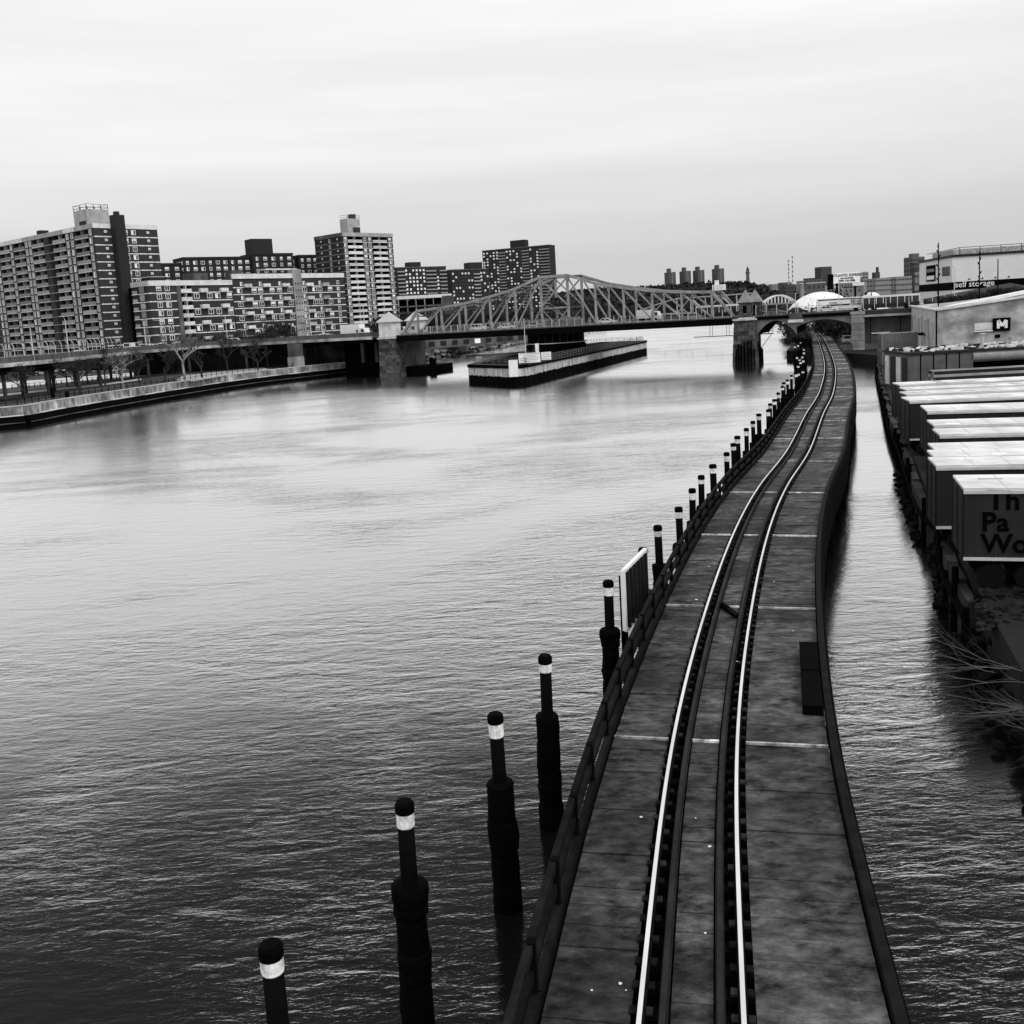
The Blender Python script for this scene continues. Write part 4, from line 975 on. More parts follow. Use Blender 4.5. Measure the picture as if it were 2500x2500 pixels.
M_trl = mat('trailer_side', .015, .55, .3, .6, var2=.3, scale2=.4)
M_trld = mat('trailer_end', .008, .6, .3, .6)
M_troof = mat('trailer_roof', .68, .65, .2, .5, (.4, 1.4, 1), var2=.2, scale2=.45, rnd=.08, detail=7)
M_letter = mat('dark_letters', .002, .9, spec=.02)
M_trim = mat('trailer_trim', .55, .5, .2, 1)
def trailer(label, fl, ang, width=2.6, length=13.5, top=6.4, words=None, body=None, h=2.85):
    t = thing('semi_trailer', label, 'trailer', (fl.x, fl.y, GZ), ang, 'white-roofed trailers in the yard')
    T = top - GZ; b0 = T - h
    bd = MB().box(0, length, 0, width, b0, T-.1).build('body', body or M_trl, t)
    MB().box(-.02, length, -.02, width+.02, T-.1, T).build('roof', M_troof, t)
    for k in range(1, 9): MB().box(k*length/9-.02, k*length/9+.02, .02, width-.02, T, T+.012).build('roof_seam', M_trim, t)
    rq = random.Random(int(fl.y*10))
    for k in range(5):
        x = rq.uniform(.4, length-2); y = rq.uniform(.2, width-.9); MB().box(x, x+rq.uniform(.3, 1.1), y, y+rq.uniform(.2, .6), T, T+.016).build('roof_patch', rq.choice((M_conc, M_offw, M_white)), t)
    MB().box(-.03, length, -.06, -.0, T-.22, T-.1).build('top_rail', M_trim, t)
    MB().box(-.03, length, -.05, -.0, b0, b0+.12).build('bottom_rail', M_trim, t)
    for y in (.05, width/2, width-.12): MB().box(-.07, 0, y, y+.08, b0+.05, T-.15).build('door_bar', M_trld, t)
    for yy in (.06, width/2+.04): MB().box(-.04, 0, yy+.06, yy+width/2-.12, b0+.1, T-.2).build('door_leaf', M_trld, t)
    for k in range(1, 12): MB().box(k*length/12-.03, k*length/12+.03, -.025, 0, b0+.14, T-.24).build('side_rib', mat('side_rib', .022, .6, .4, 2), t)
    for x in (1.0, 2.3):
        for y in (.25, width-.25): MB().tube((x, y-.22, .5), (x, y+.22, .5), .5, n=14).build('wheel', M_tyre, t)
    MB().box(.3, length-.5, .6, width-.6, b0-.3, b0-.01).build('chassis', M_black, t)
    for y in (.5, width-.5): MB().box(length-3, length-2.8, y-.1, y+.1, 0, b0-.2).build('landing_leg', M_black, t)
    if words:
        for (txt, sz, x, z) in words: text_part('lettering', txt, sz, M_letter, t, (x, -.03, z), (R(90), 0, 0), .012, .02*sz)
    return t
z6 = lambda x, y: (2050 + x*.3363, 800 + y*.3363)
TR = [('nearest trailer, with large dark lettering on its side', (905, 1165), -17, 3.0, [('Th', 1.05, .8, 3.17), ('Pa', 1.05, .6, 2.33), ('Wo', 1.05, .6, 1.48)]),
      ('trailer behind the nearest one, first of the three merged white roofs', (705, 1000), -15, 2.4, None),
      ('middle one of the three merged white trailer roofs', (692, 940), -15, 2.3, None),
      ('rear one of the three merged white trailer roofs', (695, 885), -15, 2.3, None),
      ('trailer with a row of small dark lettering just behind the merged roofs', (730, 775), -15, 2.5, None),
      ('fifth roof back, trailer with a plain white roof and dark gap below', (690, 710), -15, 2.8, None),
      ('trailer with white sloping-edged roof and partly hidden lettering', (640, 605), -16, 3.6, [('Th', .9, 1.0, 2.9)]),
      ('tall dark-sided trailer behind the one with partly hidden lettering', (510, 530), -11, 3.0, None),
      ('trailer third from the back of the yard row', (490, 485), -10, 2.6, None),
      ('trailer second from the back of the yard row', (485, 450), -9, 2.4, None),
      ('rearmost trailer of the row, its roof reaching farthest left', (440, 415), -8, 2.6, None)]
for k, (lab, c, a, wd, words) in enumerate(TR):
    p = G(*z6(*c), 6.4); trailer('dark ' + lab if not lab.startswith(('middle', 'rear', 'fifth', 'nearest', 'tall')) else lab, p, R(a), wd, 13.5 if k < 6 else 15, 6.4, words)
# short low text rows on the fifth trailer
c5 = [o for o in bpy.data.objects if o.name.startswith('semi_trailer')][4]
tx = MB(); 
for x0, x1 in ((1.6, 3.1), (3.3, 4.7), (4.9, 6.2), (6.4, 8.0)):
    x = x0
    while x < x1: tx.box(x, x+.12, -.03, -.0, 3.35, 3.5); x += .16
tx.build('lettering', M_letter, c5)

def container(label, c, ang, L_=6.1, W_=2.45, H_=2.6, z=GZ, m=None, open_end=False):
    t = thing('shipping_container', label, 'container', (c.x, c.y, z), ang); m = m or M_conc
    b = MB(); n = int(L_/.28)
    for side in (0, W_):
        for k in range(n):
            x0 = .1 + k*(L_-.2)/n; x1 = x0 + (L_-.2)/n; o = .05 if k % 2 else 0; s_ = -1 if side == 0 else 1
            b.box(x0, x1, side - (o if s_ < 0 else .03), side + (.03 if s_ < 0 else o), .15, H_-.12)
    b.build('corrugated_wall', m, t)
    MB().box(.02, L_-.02, .02, W_-.02, .1, H_-.05).build('box', m, t)
    for x in (0, L_):
        for y in (-.05, W_+.05): MB().box(x-.08, x+.08, y-.07, y+.07, 0, H_).build('corner_post', m, t)
    for zz in (.0, H_-.13):
        for y in (-.06, W_): MB().box(0, L_, y, y+.08, zz, zz+.13).build('rail', m, t)
    for k in range(4): MB().tube((-.06, .3+k*.6, .2), (-.06, .3+k*.6, H_-.2), .03, n=6).build('lock_rod', M_dark, t)
    MB().box(0, L_, 0, W_, H_-.04, H_).build('roof', m, t)
    return t
M_cnt = mat('container_grey', .17, .7, .3, .5, rnd=.2)
p = G(2154, 891, GZ); an = R(-6)
container('upper grey corrugated container of the stack at the water edge', p, an, 5.6, 2.45, 2.55, GZ+2.56, M_cnt)
container('lower grey corrugated container of the stack at the water edge', p, an, 5.6, 2.45, 2.55, GZ, M_cnt)
# shed with junk-covered roof
p = AT(2216, 872, 118); ang = R(-4)
sh = thing('panel_shed', 'grey panelled shed with a littered flat roof behind the trailers', 'shed', (p.x, p.y, GZ), ang)
MB().box(0, 7.6, 0, 9, 0, 4.2).build('wall', mat('shed_panel', .10, .75, .3, .7), sh)
for k in range(5): MB().box(k*1.5+.06, k*1.5+1.42, -.06, -.0, .1, 3.9).build('panel', mat('shed_panel', .1), sh)
for k in range(4): MB().box(k*1.5+1.42, k*1.5+1.56, -.09, 0, 0, 4.1).build('batten', M_void, sh)
for k in range(4): MB().box(-.06, 0, .3+k*2.2, 1.9+k*2.2, .2, 3.8).build('pale_door', M_offw if k % 2 else M_dark, sh)
MB().box(-.2, 30, -.2, 9.2, 4.2, 4.45).build('flat_roof', M_dark, sh)
MB().tube((7.6, .6, 3.6), (30, .6, 3.6), .75, n=18).build('round_eave', mat('eave_metal', .3, .5, .3, .8), sh)
MB().box(7.6, 30, 1.5, 9, 0, 4.2).build('rear_wall', M_void, sh)
jk = MB(); r3 = random.Random(8)
for k in range(240):
    x = r3.uniform(0, 29); y = r3.uniform(0, 8.8); a = r3.uniform(0, 3); l_ = r3.uniform(.3, 1.4); w_ = r3.uniform(.08, .4); c_, s_ = math.cos(a), math.sin(a)
    q = [(x + c_*u*l_ - s_*v*w_, y + s_*u*l_ + c_*v*w_) for u, v in ((-.5, -.5), (.5, -.5), (.5, .5), (-.5, .5))]
    jk.prism(q, 4.45, 4.5 + r3.uniform(.02, .3), r3.choice((0, 0, 1)))
tag(jk.build('roof_litter', [M_white, M_dark], sh), kind='stuff')
for (x, y, h) in ((12.3, 1, 1.1), (20, 3, .9), (9.4, 2, 1.6), (21.2, 3.2, .7)): MB().tube((x, y, 4.4), (x, y, 4.4+h), .2, n=10).tube((x, y, 4.4+h), (x, y, 4.6+h), .32, n=10).build('roof_vent', M_conc, sh)
lum = thing('timber_stack', 'low grey stack of weathered boards behind the rear trailer', 'timber', (AT(2292, 905, 100).x, 100, GZ), R(-4))
for r_ in range(5):
    for k in range(4): MB().box(-.2+r3.uniform(-.3, .3), 13+r3.uniform(-.4, .4), k*.6, k*.6+.55, 1.9+r_*.32, 2.17+r_*.32).build('board', M_conc if (r_+k) % 2 else M_dark, lum)
MB().box(0, 13, .1, 2.3, 0, 1.9).build('bearer', M_void, lum)
# lean-to rack and striped stores along the concrete building
# concrete warehouse with the M sign
p = AT(2286, 757, 150); 
K = thing('concrete_warehouse', 'mottled concrete warehouse with a black M sign at the right edge', 'building', (p.x, p.y, GZ), R(-1))
M_mott = mat('mottled_render', .36, .85, .5, .55, (.6, 1, 1.3), var2=.35, scale2=.25, bump=.3, detail=7)
kd = Vector((91.4-65.2, 226-150, 0)); 
ca, sa = math.cos(R(1)), math.sin(R(1)); ux = Vector((ca*kd.x - sa*kd.y, sa*kd.x + ca*kd.y, 0))
poly = [(0, 0), (45, 0), (45 + ux.x, ux.y), (ux.x, ux.y)]
m = MB(); zt0, zt1 = 8.6, 12.6
vs = [(x, y, 0) for x, y in poly] + [(0, 0, zt0), (45, 0, zt1), (45+ux.x, ux.y, zt1), (ux.x, ux.y, zt0)]
m.add(vs, [(0, 3, 2, 1), (4, 5, 6, 7), (0, 1, 5, 4), (1, 2, 6, 5), (2, 3, 7, 6)]); m.build('wall', M_mott, K)
m = MB(); m.add([vs[3], vs[0], vs[4], vs[7]], [(0, 1, 2, 3)]); m.build('side_wall', mat('pale_side_wall', .46, .85, .2, .4), K)
un = ux.normalized(); nrm = Vector((-un.y, un.x, 0))
for k, f in enumerate((.06, .17, .25, .36, .46, .58, .70, .82, .9)):
    a = un*(ux.length*f); b = a + un*(3.2 if k % 2 else 4.6)
    MB().bar((a.x, a.y, 5.4), (b.x, b.y, 5.4), .16, 3.4 if k % 2 else 2.6).build('bricked_window', M_conc, K)
MB().bar((0, -.05, zt0+.1), (45, -.05, zt1+.1), .5, .28).build('coping', M_offw, K)
MB().bar((0, 0, zt0+.12), (ux.x, ux.y, zt0+.12), .5, .25).build('coping', M_offw, K)
MB().box(-.12, .06, -.18, .02, .5, zt0-.1).build('downpipe', M_black, K)
MB().box(-.3, 45, -.5, .02, .5, 2.9).build('dark_plinth', M_black, K)
a = AT(2424, 809, 149.7); b = AT(2460, 776, 149.7); 
inv = K.matrix_basis.inverted() if False else None
def loc_of(t, v): return Matrix.Rotation(-t.rotation_euler.z, 3, 'Z') @ (v - t.location)
a, b = loc_of(K, a), loc_of(K, b)
MB().box(a.x, a.x+2.6, -.22, -.06, a.z, a.z+1.95).build('sign_panel', M_void, K)
MB().box(a.x+.55, a.x+.98, -.26, -.22, a.z+.4, a.z+1.6).box(a.x+1.72, a.x+2.15, -.26, -.22, a.z+.4, a.z+1.6).bar((a.x+.8, -.24, a.z+1.6), (a.x+1.35, -.24, a.z+.75), .04, .42).bar((a.x+1.9, -.243, a.z+1.6), (a.x+1.35, -.243, a.z+.75), .04, .42).build('sign_letter', M_white, K)
MB().box(a.x-2.7, a.x, -.06, .03, a.z+.35, a.z+1.35).build('blocked_window', M_offw, K); MB().box(a.x-2.8, a.x, -.2, 0, a.z+.05, a.z+.2).build('sill', M_white, K)
MB().box(a.x+.4, a.x+1.1, -.2, 0, a.z-1.0, a.z-.5).build('vent', M_void, K)
pu = MB().bar((-2.1, -.6, 5.1-2.3), (1.4, -.6, 5.2-2.3), .12); 
# white parked trailer roof on the ramp behind
p = AT(2310, 747, 165)
tag(MB().bar((0, 0, 0), (13, -1, 1.9), 2.4, .5).bar((0, 0, -1), (13, -1, .9), 2.3, 1.2).build('roof_hut', M_white, None, (p.x, p.y, p.z-.3)), 'long white hut roof on top of the mottled warehouse', 'hut')
# rack of pipes along the side wall
rk = thing('storage_rack', 'row of pale upright panels under a pipe rack along the warehouse side wall', 'rack', (AT(2222, 845, 168).x, 168, GZ), R(0))
rd = Vector((-8.5, 0, 0))
for k in range(8):
    x = k*1.15; y = 14 - k*3.4
    MB().box(x, x+.95, y, y+.2, 0, 4.2-.04*k).build('panel', (M_offw, M_bal, M_conc)[k % 3], rk)
    MB().bar((x-1.4, y, 4.5-.02*k), (x+2.0, y, 4.55-.02*k), .14, .16).build('pipe', M_black if k % 2 else M_offw, rk)
MB().bar((-1.2, 15, 4.3), (7.6, -11, 4.1), .2).bar((1.4, 15, 4.3), (10.4, -11, 4.1), .2).build('bearer', M_black, rk)

# self-storage building
p = AT(2325, 628, 260)
S = thing('storage_building', 'white self-storage building with a dark lettered band behind the warehouse', 'building', (p.x, p.y, GZ), R(-10))
H_ = p.z - GZ
MB().box(0, 60, 0, 36, 0, H_).build('wall', mat('storage_white', .74, .8, .08, .2), S)
MB().box(-.3, 60, -.3, 36, H_, H_+.6).build('parapet', M_dark, S)
for x0, x1, y0, y1 in ((2, 60, 1, 1.15), (2, 2.15, 1, 36)): MB().box(x0, x1, y0, y1, H_+2.3, H_+2.45).build('roof_rail', M_concd, S)
for k in range(12): MB().box(2+k*5, 2.15+k*5, 1, 1.15, H_+.6, H_+2.3).build('rail_post', M_concd, S)
MB().box(2.2, 59, 8, 30, H_+.5, H_+2.2).build('roof_monitor', M_bal, S)
zb0 = AT(2325, 708, 260).z - GZ; zb1 = AT(2325, 689, 260).z - GZ
MB().box(-.15, 60, -.15, 36, zb0, zb1).build('sign_band', M_void, S)
text_part('sign_lettering', 'self storage', (zb1-zb0)*1.05, M_white, S, (.6, -.18, zb0 + (zb1-zb0)*.3), (R(90), 0, 0), .03, .01)
for k in range(4): MB().tube((4+k*3.2, -.5, zb1+.35), (4+k*3.2, -.5, zb1+.75), .3, .15, 8).build('spot_lamp', M_black, S)
MB().box(-.12, 0, 2.2, 10.0, zb1+1.8, zb1+4.2).build('window', M_glass, S)
for k in range(4): MB().box(-.18, 0, 3.6+k*1.6, 3.9+k*1.6, zb1+1.8, zb1+4.2).build('mullion', M_dark, S)
MB().box(-.2, 0, 17, 27, zb1+.8, zb1+5.2).build('poster', M_void, S); MB().box(-.26, -.2, 17.8, 26.2, zb1+1.2, zb1+2.3).build('poster_panel', M_white, S); MB().box(-.26, -.2, 17.8, 26.2, zb1+3.3, zb1+4.2).build('poster_panel', M_bal, S)
# dark planted ramp in front of the storage building
hb = [AT(2300, 737, 185), AT(2470, 695, 185)]

# ================================================================ VEGETATION
def bare_tree(seed, h, spread=.55, depth=5, M=M_bark, twigs=True, dense=1.0):
    r = random.Random(seed); wood = MB(); tw = MB()
    def br(p, d, ln, rad, lev):
        q = p + d*ln; 
        if lev <= 2: wood.tube(p, q, rad, rad*.72, 7 if lev < 2 else 5, cap=False)
        else: tw.tube(p, q, max(rad, .028), max(rad*.7, .02), 3, cap=False)
        if lev >= depth: return
        n = r.choice((2, 3, 3)) if lev else r.choice((3, 4))
        if lev >= 2: n = int(round(n*dense)) + (1 if dense > 1 else 0)
        for k in range(n):
            ax = Vector((r.uniform(-1, 1), r.uniform(-1, 1), r.uniform(-.15, .5))).normalized()
            nd = (d*(1-spread) + ax*spread + Vector((0, 0, .12))).normalized()
            st = p.lerp(q, r.uniform(.55, 1)) if lev else p.lerp(q, r.uniform(.6, 1))
            br(st, nd, ln*r.uniform(.58, .82), rad*.62, lev+1)
    br(Vector((0, 0, -.2)), Vector((r.uniform(-.06, .06), r.uniform(-.06, .06), 1)).normalized(), h*.36, h*.022, 0)
    return wood.mesh('trunk', M, True), tw.mesh('crown', M_twig if M is M_bark else mat('pale_twigs', .12, .9))
TREES = [bare_tree(k, 8, .58, 6) for k in range(4)]; TREEP = [bare_tree(40+k, 9, .6, 6, M_barkw) for k in range(2)]; TREED = [bare_tree(60+k, 9, .66, 6, dense=1.12) for k in range(2)]
def tree(label, p, h, kind, rz, group='bare trees in the riverside park', base=8.0):
    t = thing('bare_tree', label, 'tree', p, rz, group); s_ = h/base
    a = inst('trunk', kind[0], t); b = inst('crown', kind[1], t); t.scale = (s_, s_, s_); return t
TL = [(62, 978, 7, TREES[0], 'slim bare tree at the far left of the park'), (137, 958, 7.5, TREES[1], 'thin dark bare tree by the left end of the pale road'), (195, 964, 7.2, TREED[0], 'dark thick-trunked bare tree near the seawall with a low crown'),
      (257, 941, 8.5, TREES[2], 'bare tree between the dark thick-trunked one and the pale-barked one'), (302, 952, 7.5, TREEP[0], 'pale-barked bare tree left of the tall double lamp post'), (340, 935, 7.5, TREES[3], 'bare tree just left of the double lamp post'),
      (404, 931, 8, TREES[0], 'bare tree between the double lamp post and the large pale tree'), (452, 930, 11, TREEP[1], 'large pale-barked spreading tree in the middle of the park'), (495, 924, 8.2, TREES[1], 'bare tree just right of the large pale tree'),
      (557, 905, 9, TREES[2], 'bare tree in front of the dark viaduct bays'), (630, 905, 8, TREES[3], 'bare tree at the right end of the park plaza'), (690, 893, 13, TREED[1], 'dense dark tree rising above the roadway left of the white shelter'), (655, 897, 10, TREED[0], 'dense dark tree beside the tallest one by the approach pier'),
      (225, 918, 7.0, TREES[0], 'small bare tree behind the pale park road'), (110, 930, 7.0, TREES[2], 'small bare tree under the viaduct edge at left'), (520, 890, 9, TREED[1], 'twiggy dark tree behind the plaza under the viaduct')]
TL += [(x, y, h, TREED[i % 2] if i % 3 else TREES[i % 4], 'dark bare tree in the thick row before the viaduct, %s from left' % WORDS[i]) for i, (x, y, h) in enumerate(((330, 925, 8), (365, 918, 8), (425, 912, 9), (470, 906, 10), (505, 902, 9), (535, 896, 10), (585, 893, 10), (610, 890, 9), (640, 886, 10), (270, 930, 7), (215, 938, 7.5), (165, 944, 7)))]
for k, (x, y, h, kind, lab) in enumerate(TL): tree(lab, G(x, y, 3.5), h*1.2, kind, k*1.7)
# trees behind the bridge on the left bank
for k in range(18):
    x = 1000 + k*27; Y = 345 + k*12 + random.uniform(-8, 8)
    p = AT(x, 800, Y); shore = -29 + (Y-349)*.2
    if p.x > shore - 6: p.x = shore - random.uniform(7, 16)
    tree('dense bare tree beyond the truss span, %s from the left' % WORDS[k], Vector((p.x, p.y, 3.5)), random.uniform(11, 17), TREED[k % 2], k*2.1, 'trees behind the bridge')
lbw = MB(); rl = random.Random(77)
for k in range(9000):
    f = rl.random(); Y = 420 + 420*f; px = rl.uniform(985, 1480); p = AT(px, 790, Y)
    if p.x > -14 + (Y-420)*.33 - 8: continue
    top = 10 + 9*abs(noise.noise(Vector((px*.02, Y*.01, 0)))) + 5*f; c = Vector((p.x, p.y, 3.5 + top*rl.random()**.8)); s_ = rl.uniform(.5, 1.5)
    d = Vector((rl.gauss(0, 1), rl.gauss(0, 1), rl.gauss(0, 1))).normalized()*s_; e = Vector((rl.gauss(0, 1), rl.gauss(0, 1), rl.gauss(0, 1))).normalized()*s_*.6; lbw.add([c-d, c+e, c+d, c-e], [(0, 1, 2, 3)])
tag(lbw.build('left_bank_wood', mat('bank_wood', .014, .95, .7, .08, var2=.6, scale2=.03)), 'dark belt of winter trees on the left bank behind the truss', 'wood', kind='stuff')
# leafy or twiggy dark masses
def clump_mesh(seed, n=700, size=.35):
    r = random.Random(seed); m = MB()
    lobes = [(Vector((r.uniform(-.55, .55), r.uniform(-.55, .55), r.uniform(.2, .75))), r.uniform(.28, .5)) for _ in range(9)]
    for k in range(n):
        c, rad = lobes[r.randrange(9)]
        v = Vector((r.gauss(0, 1), r.gauss(0, 1), r.gauss(0, 1))).normalized()*rad*r.uniform(.5, 1.05); p = c + v
        if p.z < 0: p.z = r.uniform(0, .2)
        a = Vector((r.gauss(0, 1), r.gauss(0, 1), r.gauss(0, 1))).normalized(); b = a.cross(v if v.length > .01 else Vector((0, 0, 1))).normalized()
        s_ = size*.1*r.uniform(.5, 1.4); m.add([p-a*s_-b*s_*.6, p+a*s_-b*s_*.6, p+a*s_+b*s_*.6, p-a*s_+b*s_*.6], [(0, 1, 2, 3)])
    return m.mesh('foliage', M_bush)
CLM = [clump_mesh(k, 900, .55) for k in range(4)]
stem_me = MB().tube((0, 0, -.1), (0, 0, .5), .04, .02, 6).tube((0, 0, .2), (.25, .1, .6), .02, .01, 5).tube((0, 0, .2), (-.2, .15, .6), .02, .01, 5).mesh('stem', M_bark)
def shrub(label, p, sx, sz, k, group):
    t = thing('shrub', label, 'shrub', p, k*1.3, group); t.scale = (sx, sx, sz); inst('foliage', CLM[k % 4], t); inst('stem', stem_me, t); return t
k = 0
for (x, y, dz) in ((68, 226, 3.5), (71.5, 240, 4), (76, 258, 5), (83, 282, 6), (90, 305, 6), (98, 335, 7), (107, 368, 8), (117, 400, 8), (128, 440, 9), (142, 490, 10)):
    shrub('dark bush on the river side of the track beyond the bridge, %s in line' % WORDS[k], (x, y, 2.2), dz*.8, dz*.8, k, 'bushes left of the far track'); k += 1
for j, (px, py, Y, sx, sz) in enumerate(((2025, 800, 262, 5, 7), (2040, 800, 285, 7, 9), (2060, 800, 255, 6, 8), (2072, 800, 300, 8, 11), (2010, 795, 330, 8, 9), (2030, 790, 380, 9, 9), (2000, 790, 430, 10, 10), (1985, 785, 470, 10, 11))):
    p = AT(px, py, Y); shrub('dark overgrown bush right of the far track, %s from the bridge' % WORDS[j], (p.x, p.y, 2.2), sx, sz, j+1, 'bushes right of the far track')
for j, (px, Y) in enumerate(((2308, 196), (2335, 194), (2362, 192), (2390, 190), (2418, 189), (2446, 188), (2474, 187))):
    p = AT(px, 719 - (px-2330)*.167, Y); p.z -= .9; shrub('dark hedge bush above the warehouse roof, %s from left' % WORDS[j], (p.x, p.y, p.z-1.2), 2.4, 1.9, j, 'hedge above the warehouse')
rmp = thing('planted_ramp', 'long dark planted embankment rising right behind the warehouse roof', 'embankment')
a = AT(2290, 741, 200); b = AT(2520, 700, 186); m = MB(); m.add([(a.x, a.y, 2), (b.x, b.y, 2), (b.x, b.y, b.z), (a.x, a.y, a.z), (a.x+3, a.y+14, 2), (b.x+3, b.y+14, 2), (b.x+3, b.y+14, b.z+1), (a.x+3, a.y+14, a.z+1)], [(0, 1, 2, 3), (3, 2, 6, 7), (4, 7, 6, 5), (0, 3, 7, 4), (1, 5, 6, 2)]); m.build('slope', M_bush, rmp)
# bare branches overhanging the water at the right edge
ob = MB(); ro = random.Random(5)
def twig(p, d, ln, rad, lev):
    for k in range(8):
        d = (d + Vector((ro.uniform(-.2, .2), ro.uniform(-.24, .24), ro.uniform(-.2, .22)))).normalized(); q = p + d*ln/8
        ob.tube(p, q, rad, rad*.85, 4, cap=False); p = q; rad *= .9
        if lev < 2 and ro.random() < .55: twig(p, (d + Vector((ro.uniform(-.5, .3), ro.uniform(-.5, .5), ro.uniform(-.25, .35)))).normalized(), ln*.55, rad*.7, lev+1)
tp = G(2500, 1690, 2.2)
for k in range(14): twig(tp + Vector((ro.uniform(-.3, 1.2), ro.uniform(-2.5, 2.5), ro.uniform(-.5, .3))), Vector((-1, ro.uniform(-.3, .3), ro.uniform(-.05, .3))).normalized(), ro.uniform(2.4, 3.8), .012, 0)
ovh = thing('overhanging_shrub', 'bare branching shrub leaning over the water at the right edge', 'shrub', (0, 0, 0))
ob.build('branches', mat('branch_bark', .10, .8, .3, 2), ovh)

# ================================================================ RIPRAP and low walls under the truss on the far left shore
rp_ = bmesh.new()
for p in spline([Vector((v.x, v.y, 0)) for v in LB2[2:7]], 1.4):
    for k in range(3):
        m = RK[rr.randrange(4)]; s_ = rr.uniform(.5, 1.3); T = Matrix.Translation((p.x + rr.uniform(-2.5, 1.5), p.y + rr.uniform(-1, 1), rr.uniform(.1, 1.2)+ (1.5 if k == 0 else 0))) @ Matrix.Rotation(rr.uniform(0, 6), 4, 'Z') @ Matrix.Scale(s_, 4)
        vs = [rp_.verts.new(T @ v.co) for v in m.vertices]
        for f in m.polygons: rp_.faces.new([vs[i] for i in f.vertices])
me = bpy.data.meshes.new('riprap'); rp_.to_mesh(me); rp_.free(); me.materials.append(mat('riprap', .14, .9, .9, .4, var2=.6, scale2=.3))
tag(inst('riprap', me), 'rocky riprap along the left shore beyond the bridge', 'riprap', kind='stuff')
lw = thing('shore_wall', 'low dark retaining wall with pale panels on the shore beyond the truss', 'wall')
q = [Vector((v.x-6, v.y+4, 3.4)) for v in LB2[2:7]]; qs = spline(q, 8)
MB().sweep(qs, .6, 1.6, 0, 0, 0).build('wall', M_concd, lw); MB().sweep(qs, .9, .2, 0, 0, 1.6).build('coping', M_pale, lw)
for k in (3, 4, 8): MB().bar(qs[k] + Vector((.5, 0, 1.8)), qs[k] + Vector((2.4, .8, 1.8)), .1, 2.2).build('pale_panel', M_white, lw)
wh = slab('shore_warehouse', 'low dark shoreside warehouse glimpsed under the truss span', AT(1040, 850, 372), R(32), 60, 12, 7.5, 3.5, 3.4, 12, M_concd, (), .08)

# ================================================================ VEHICLES
M_car = {c: mat('car_' + c, v, .25, spec=.5) for c, v in (('white', .8), ('black', .012), ('silver', .38), ('grey', .12))}
VM = {}
def vehicle(kind, colour):
    key = (kind, colour)
    if key in VM: return VM[key]
    m = M_car[colour]
    if kind == 'car':  L_, W_, low, roof = 4.6, 1.8, [(-2.3, .35), (2.3, .35), (2.32, .75), (1.2, .95), (-1.7, 1.0), (-2.3, .85)], [(-1.75, .98), (1.15, .95), (.45, 1.43), (-1.05, 1.45)]
    elif kind == 'suv': L_, W_, low, roof = 4.8, 1.9, [(-2.4, .4), (2.4, .4), (2.42, .95), (1.25, 1.1), (-2.35, 1.12)], [(-2.3, 1.1), (1.3, 1.1), (.6, 1.72), (-2.1, 1.76)]
    elif kind == 'van': L_, W_, low, roof = 5.6, 2.0, [(-2.8, .4), (2.8, .4), (2.8, 1.1), (2.0, 1.3), (-2.8, 1.35)], [(-2.8, 1.33), (2.05, 1.3), (1.2, 2.2), (-2.7, 2.25)]
    hw = W_/2; b = MB(); n = len(low)
    b.sideprism(low, -hw, hw)
    # roof slab and pillars as body colour; glass house slightly inside
    (x0, z0), (x1, z1), (x2, z2), (x3, z3) = roof
    b.sideprism([(x3, z3-.07), (x2, z2-.07), (x2-.05, z2+.03), (x3+.05, z3+.03)], -hw*.82, hw*.82)
    for s_ in (-1, 1):
        for (xa, za, xb, zb_) in ((x1-.1, z1, x2-.03, z2-.04), (x0+.08, z0, x3+.03, z3-.04), ((x0+x1)/2-.1, z0, (x2+x3)/2-.1, z2-.04)): b.bar((xa, s_*hw*.9, za), (xb, s_*hw*.80, zb_), .1, .09)
    if kind == 'van': b.box(x3+.3, -.2, -hw*.93, hw*.93, z0, z3-.02)
    g = MB().sideprism([(x0+.12, z0), (x1-.12, z1), (x2-.04, z2-.06), (x3+.05, z3-.06)], -hw*.84, hw*.84)
    wm = MB().tube((0, -.11, 0), (0, .11, 0), .32, n=14).tube((0, -.12, 0), (0, .12, 0), .17, n=10, mi=1)
    VM[key] = (b.mesh('body', m), g.mesh('windows', M_glass), wm.mesh('wheel', [M_tyre, M_lamp]), L_, W_)
    return VM[key]
def car(label, kind, colour, loc, rz, group):
    b, g, wm, L_, W_ = vehicle(kind, colour); nm = {'car': 'car', 'suv': 'car', 'van': 'van'}[kind]
    t = thing('parked_' + nm if 'park' in group else nm, label, nm, loc, rz, group)
    bo = inst('body', b, t); inst('windows', g, t)
    for x in (-L_*.31, L_*.31):
        for y in (-W_/2+.1, W_/2-.1): inst('wheel', wm, t, (x, y, .32))
    MB().box(L_/2-.06, L_/2+.03, -W_*.42, -W_*.2, .62, .78).build('headlight', M_lamp, bo); MB().box(L_/2-.06, L_/2+.03, W_*.2, W_*.42, .62, .78).build('headlight', M_lamp, bo)
    return t
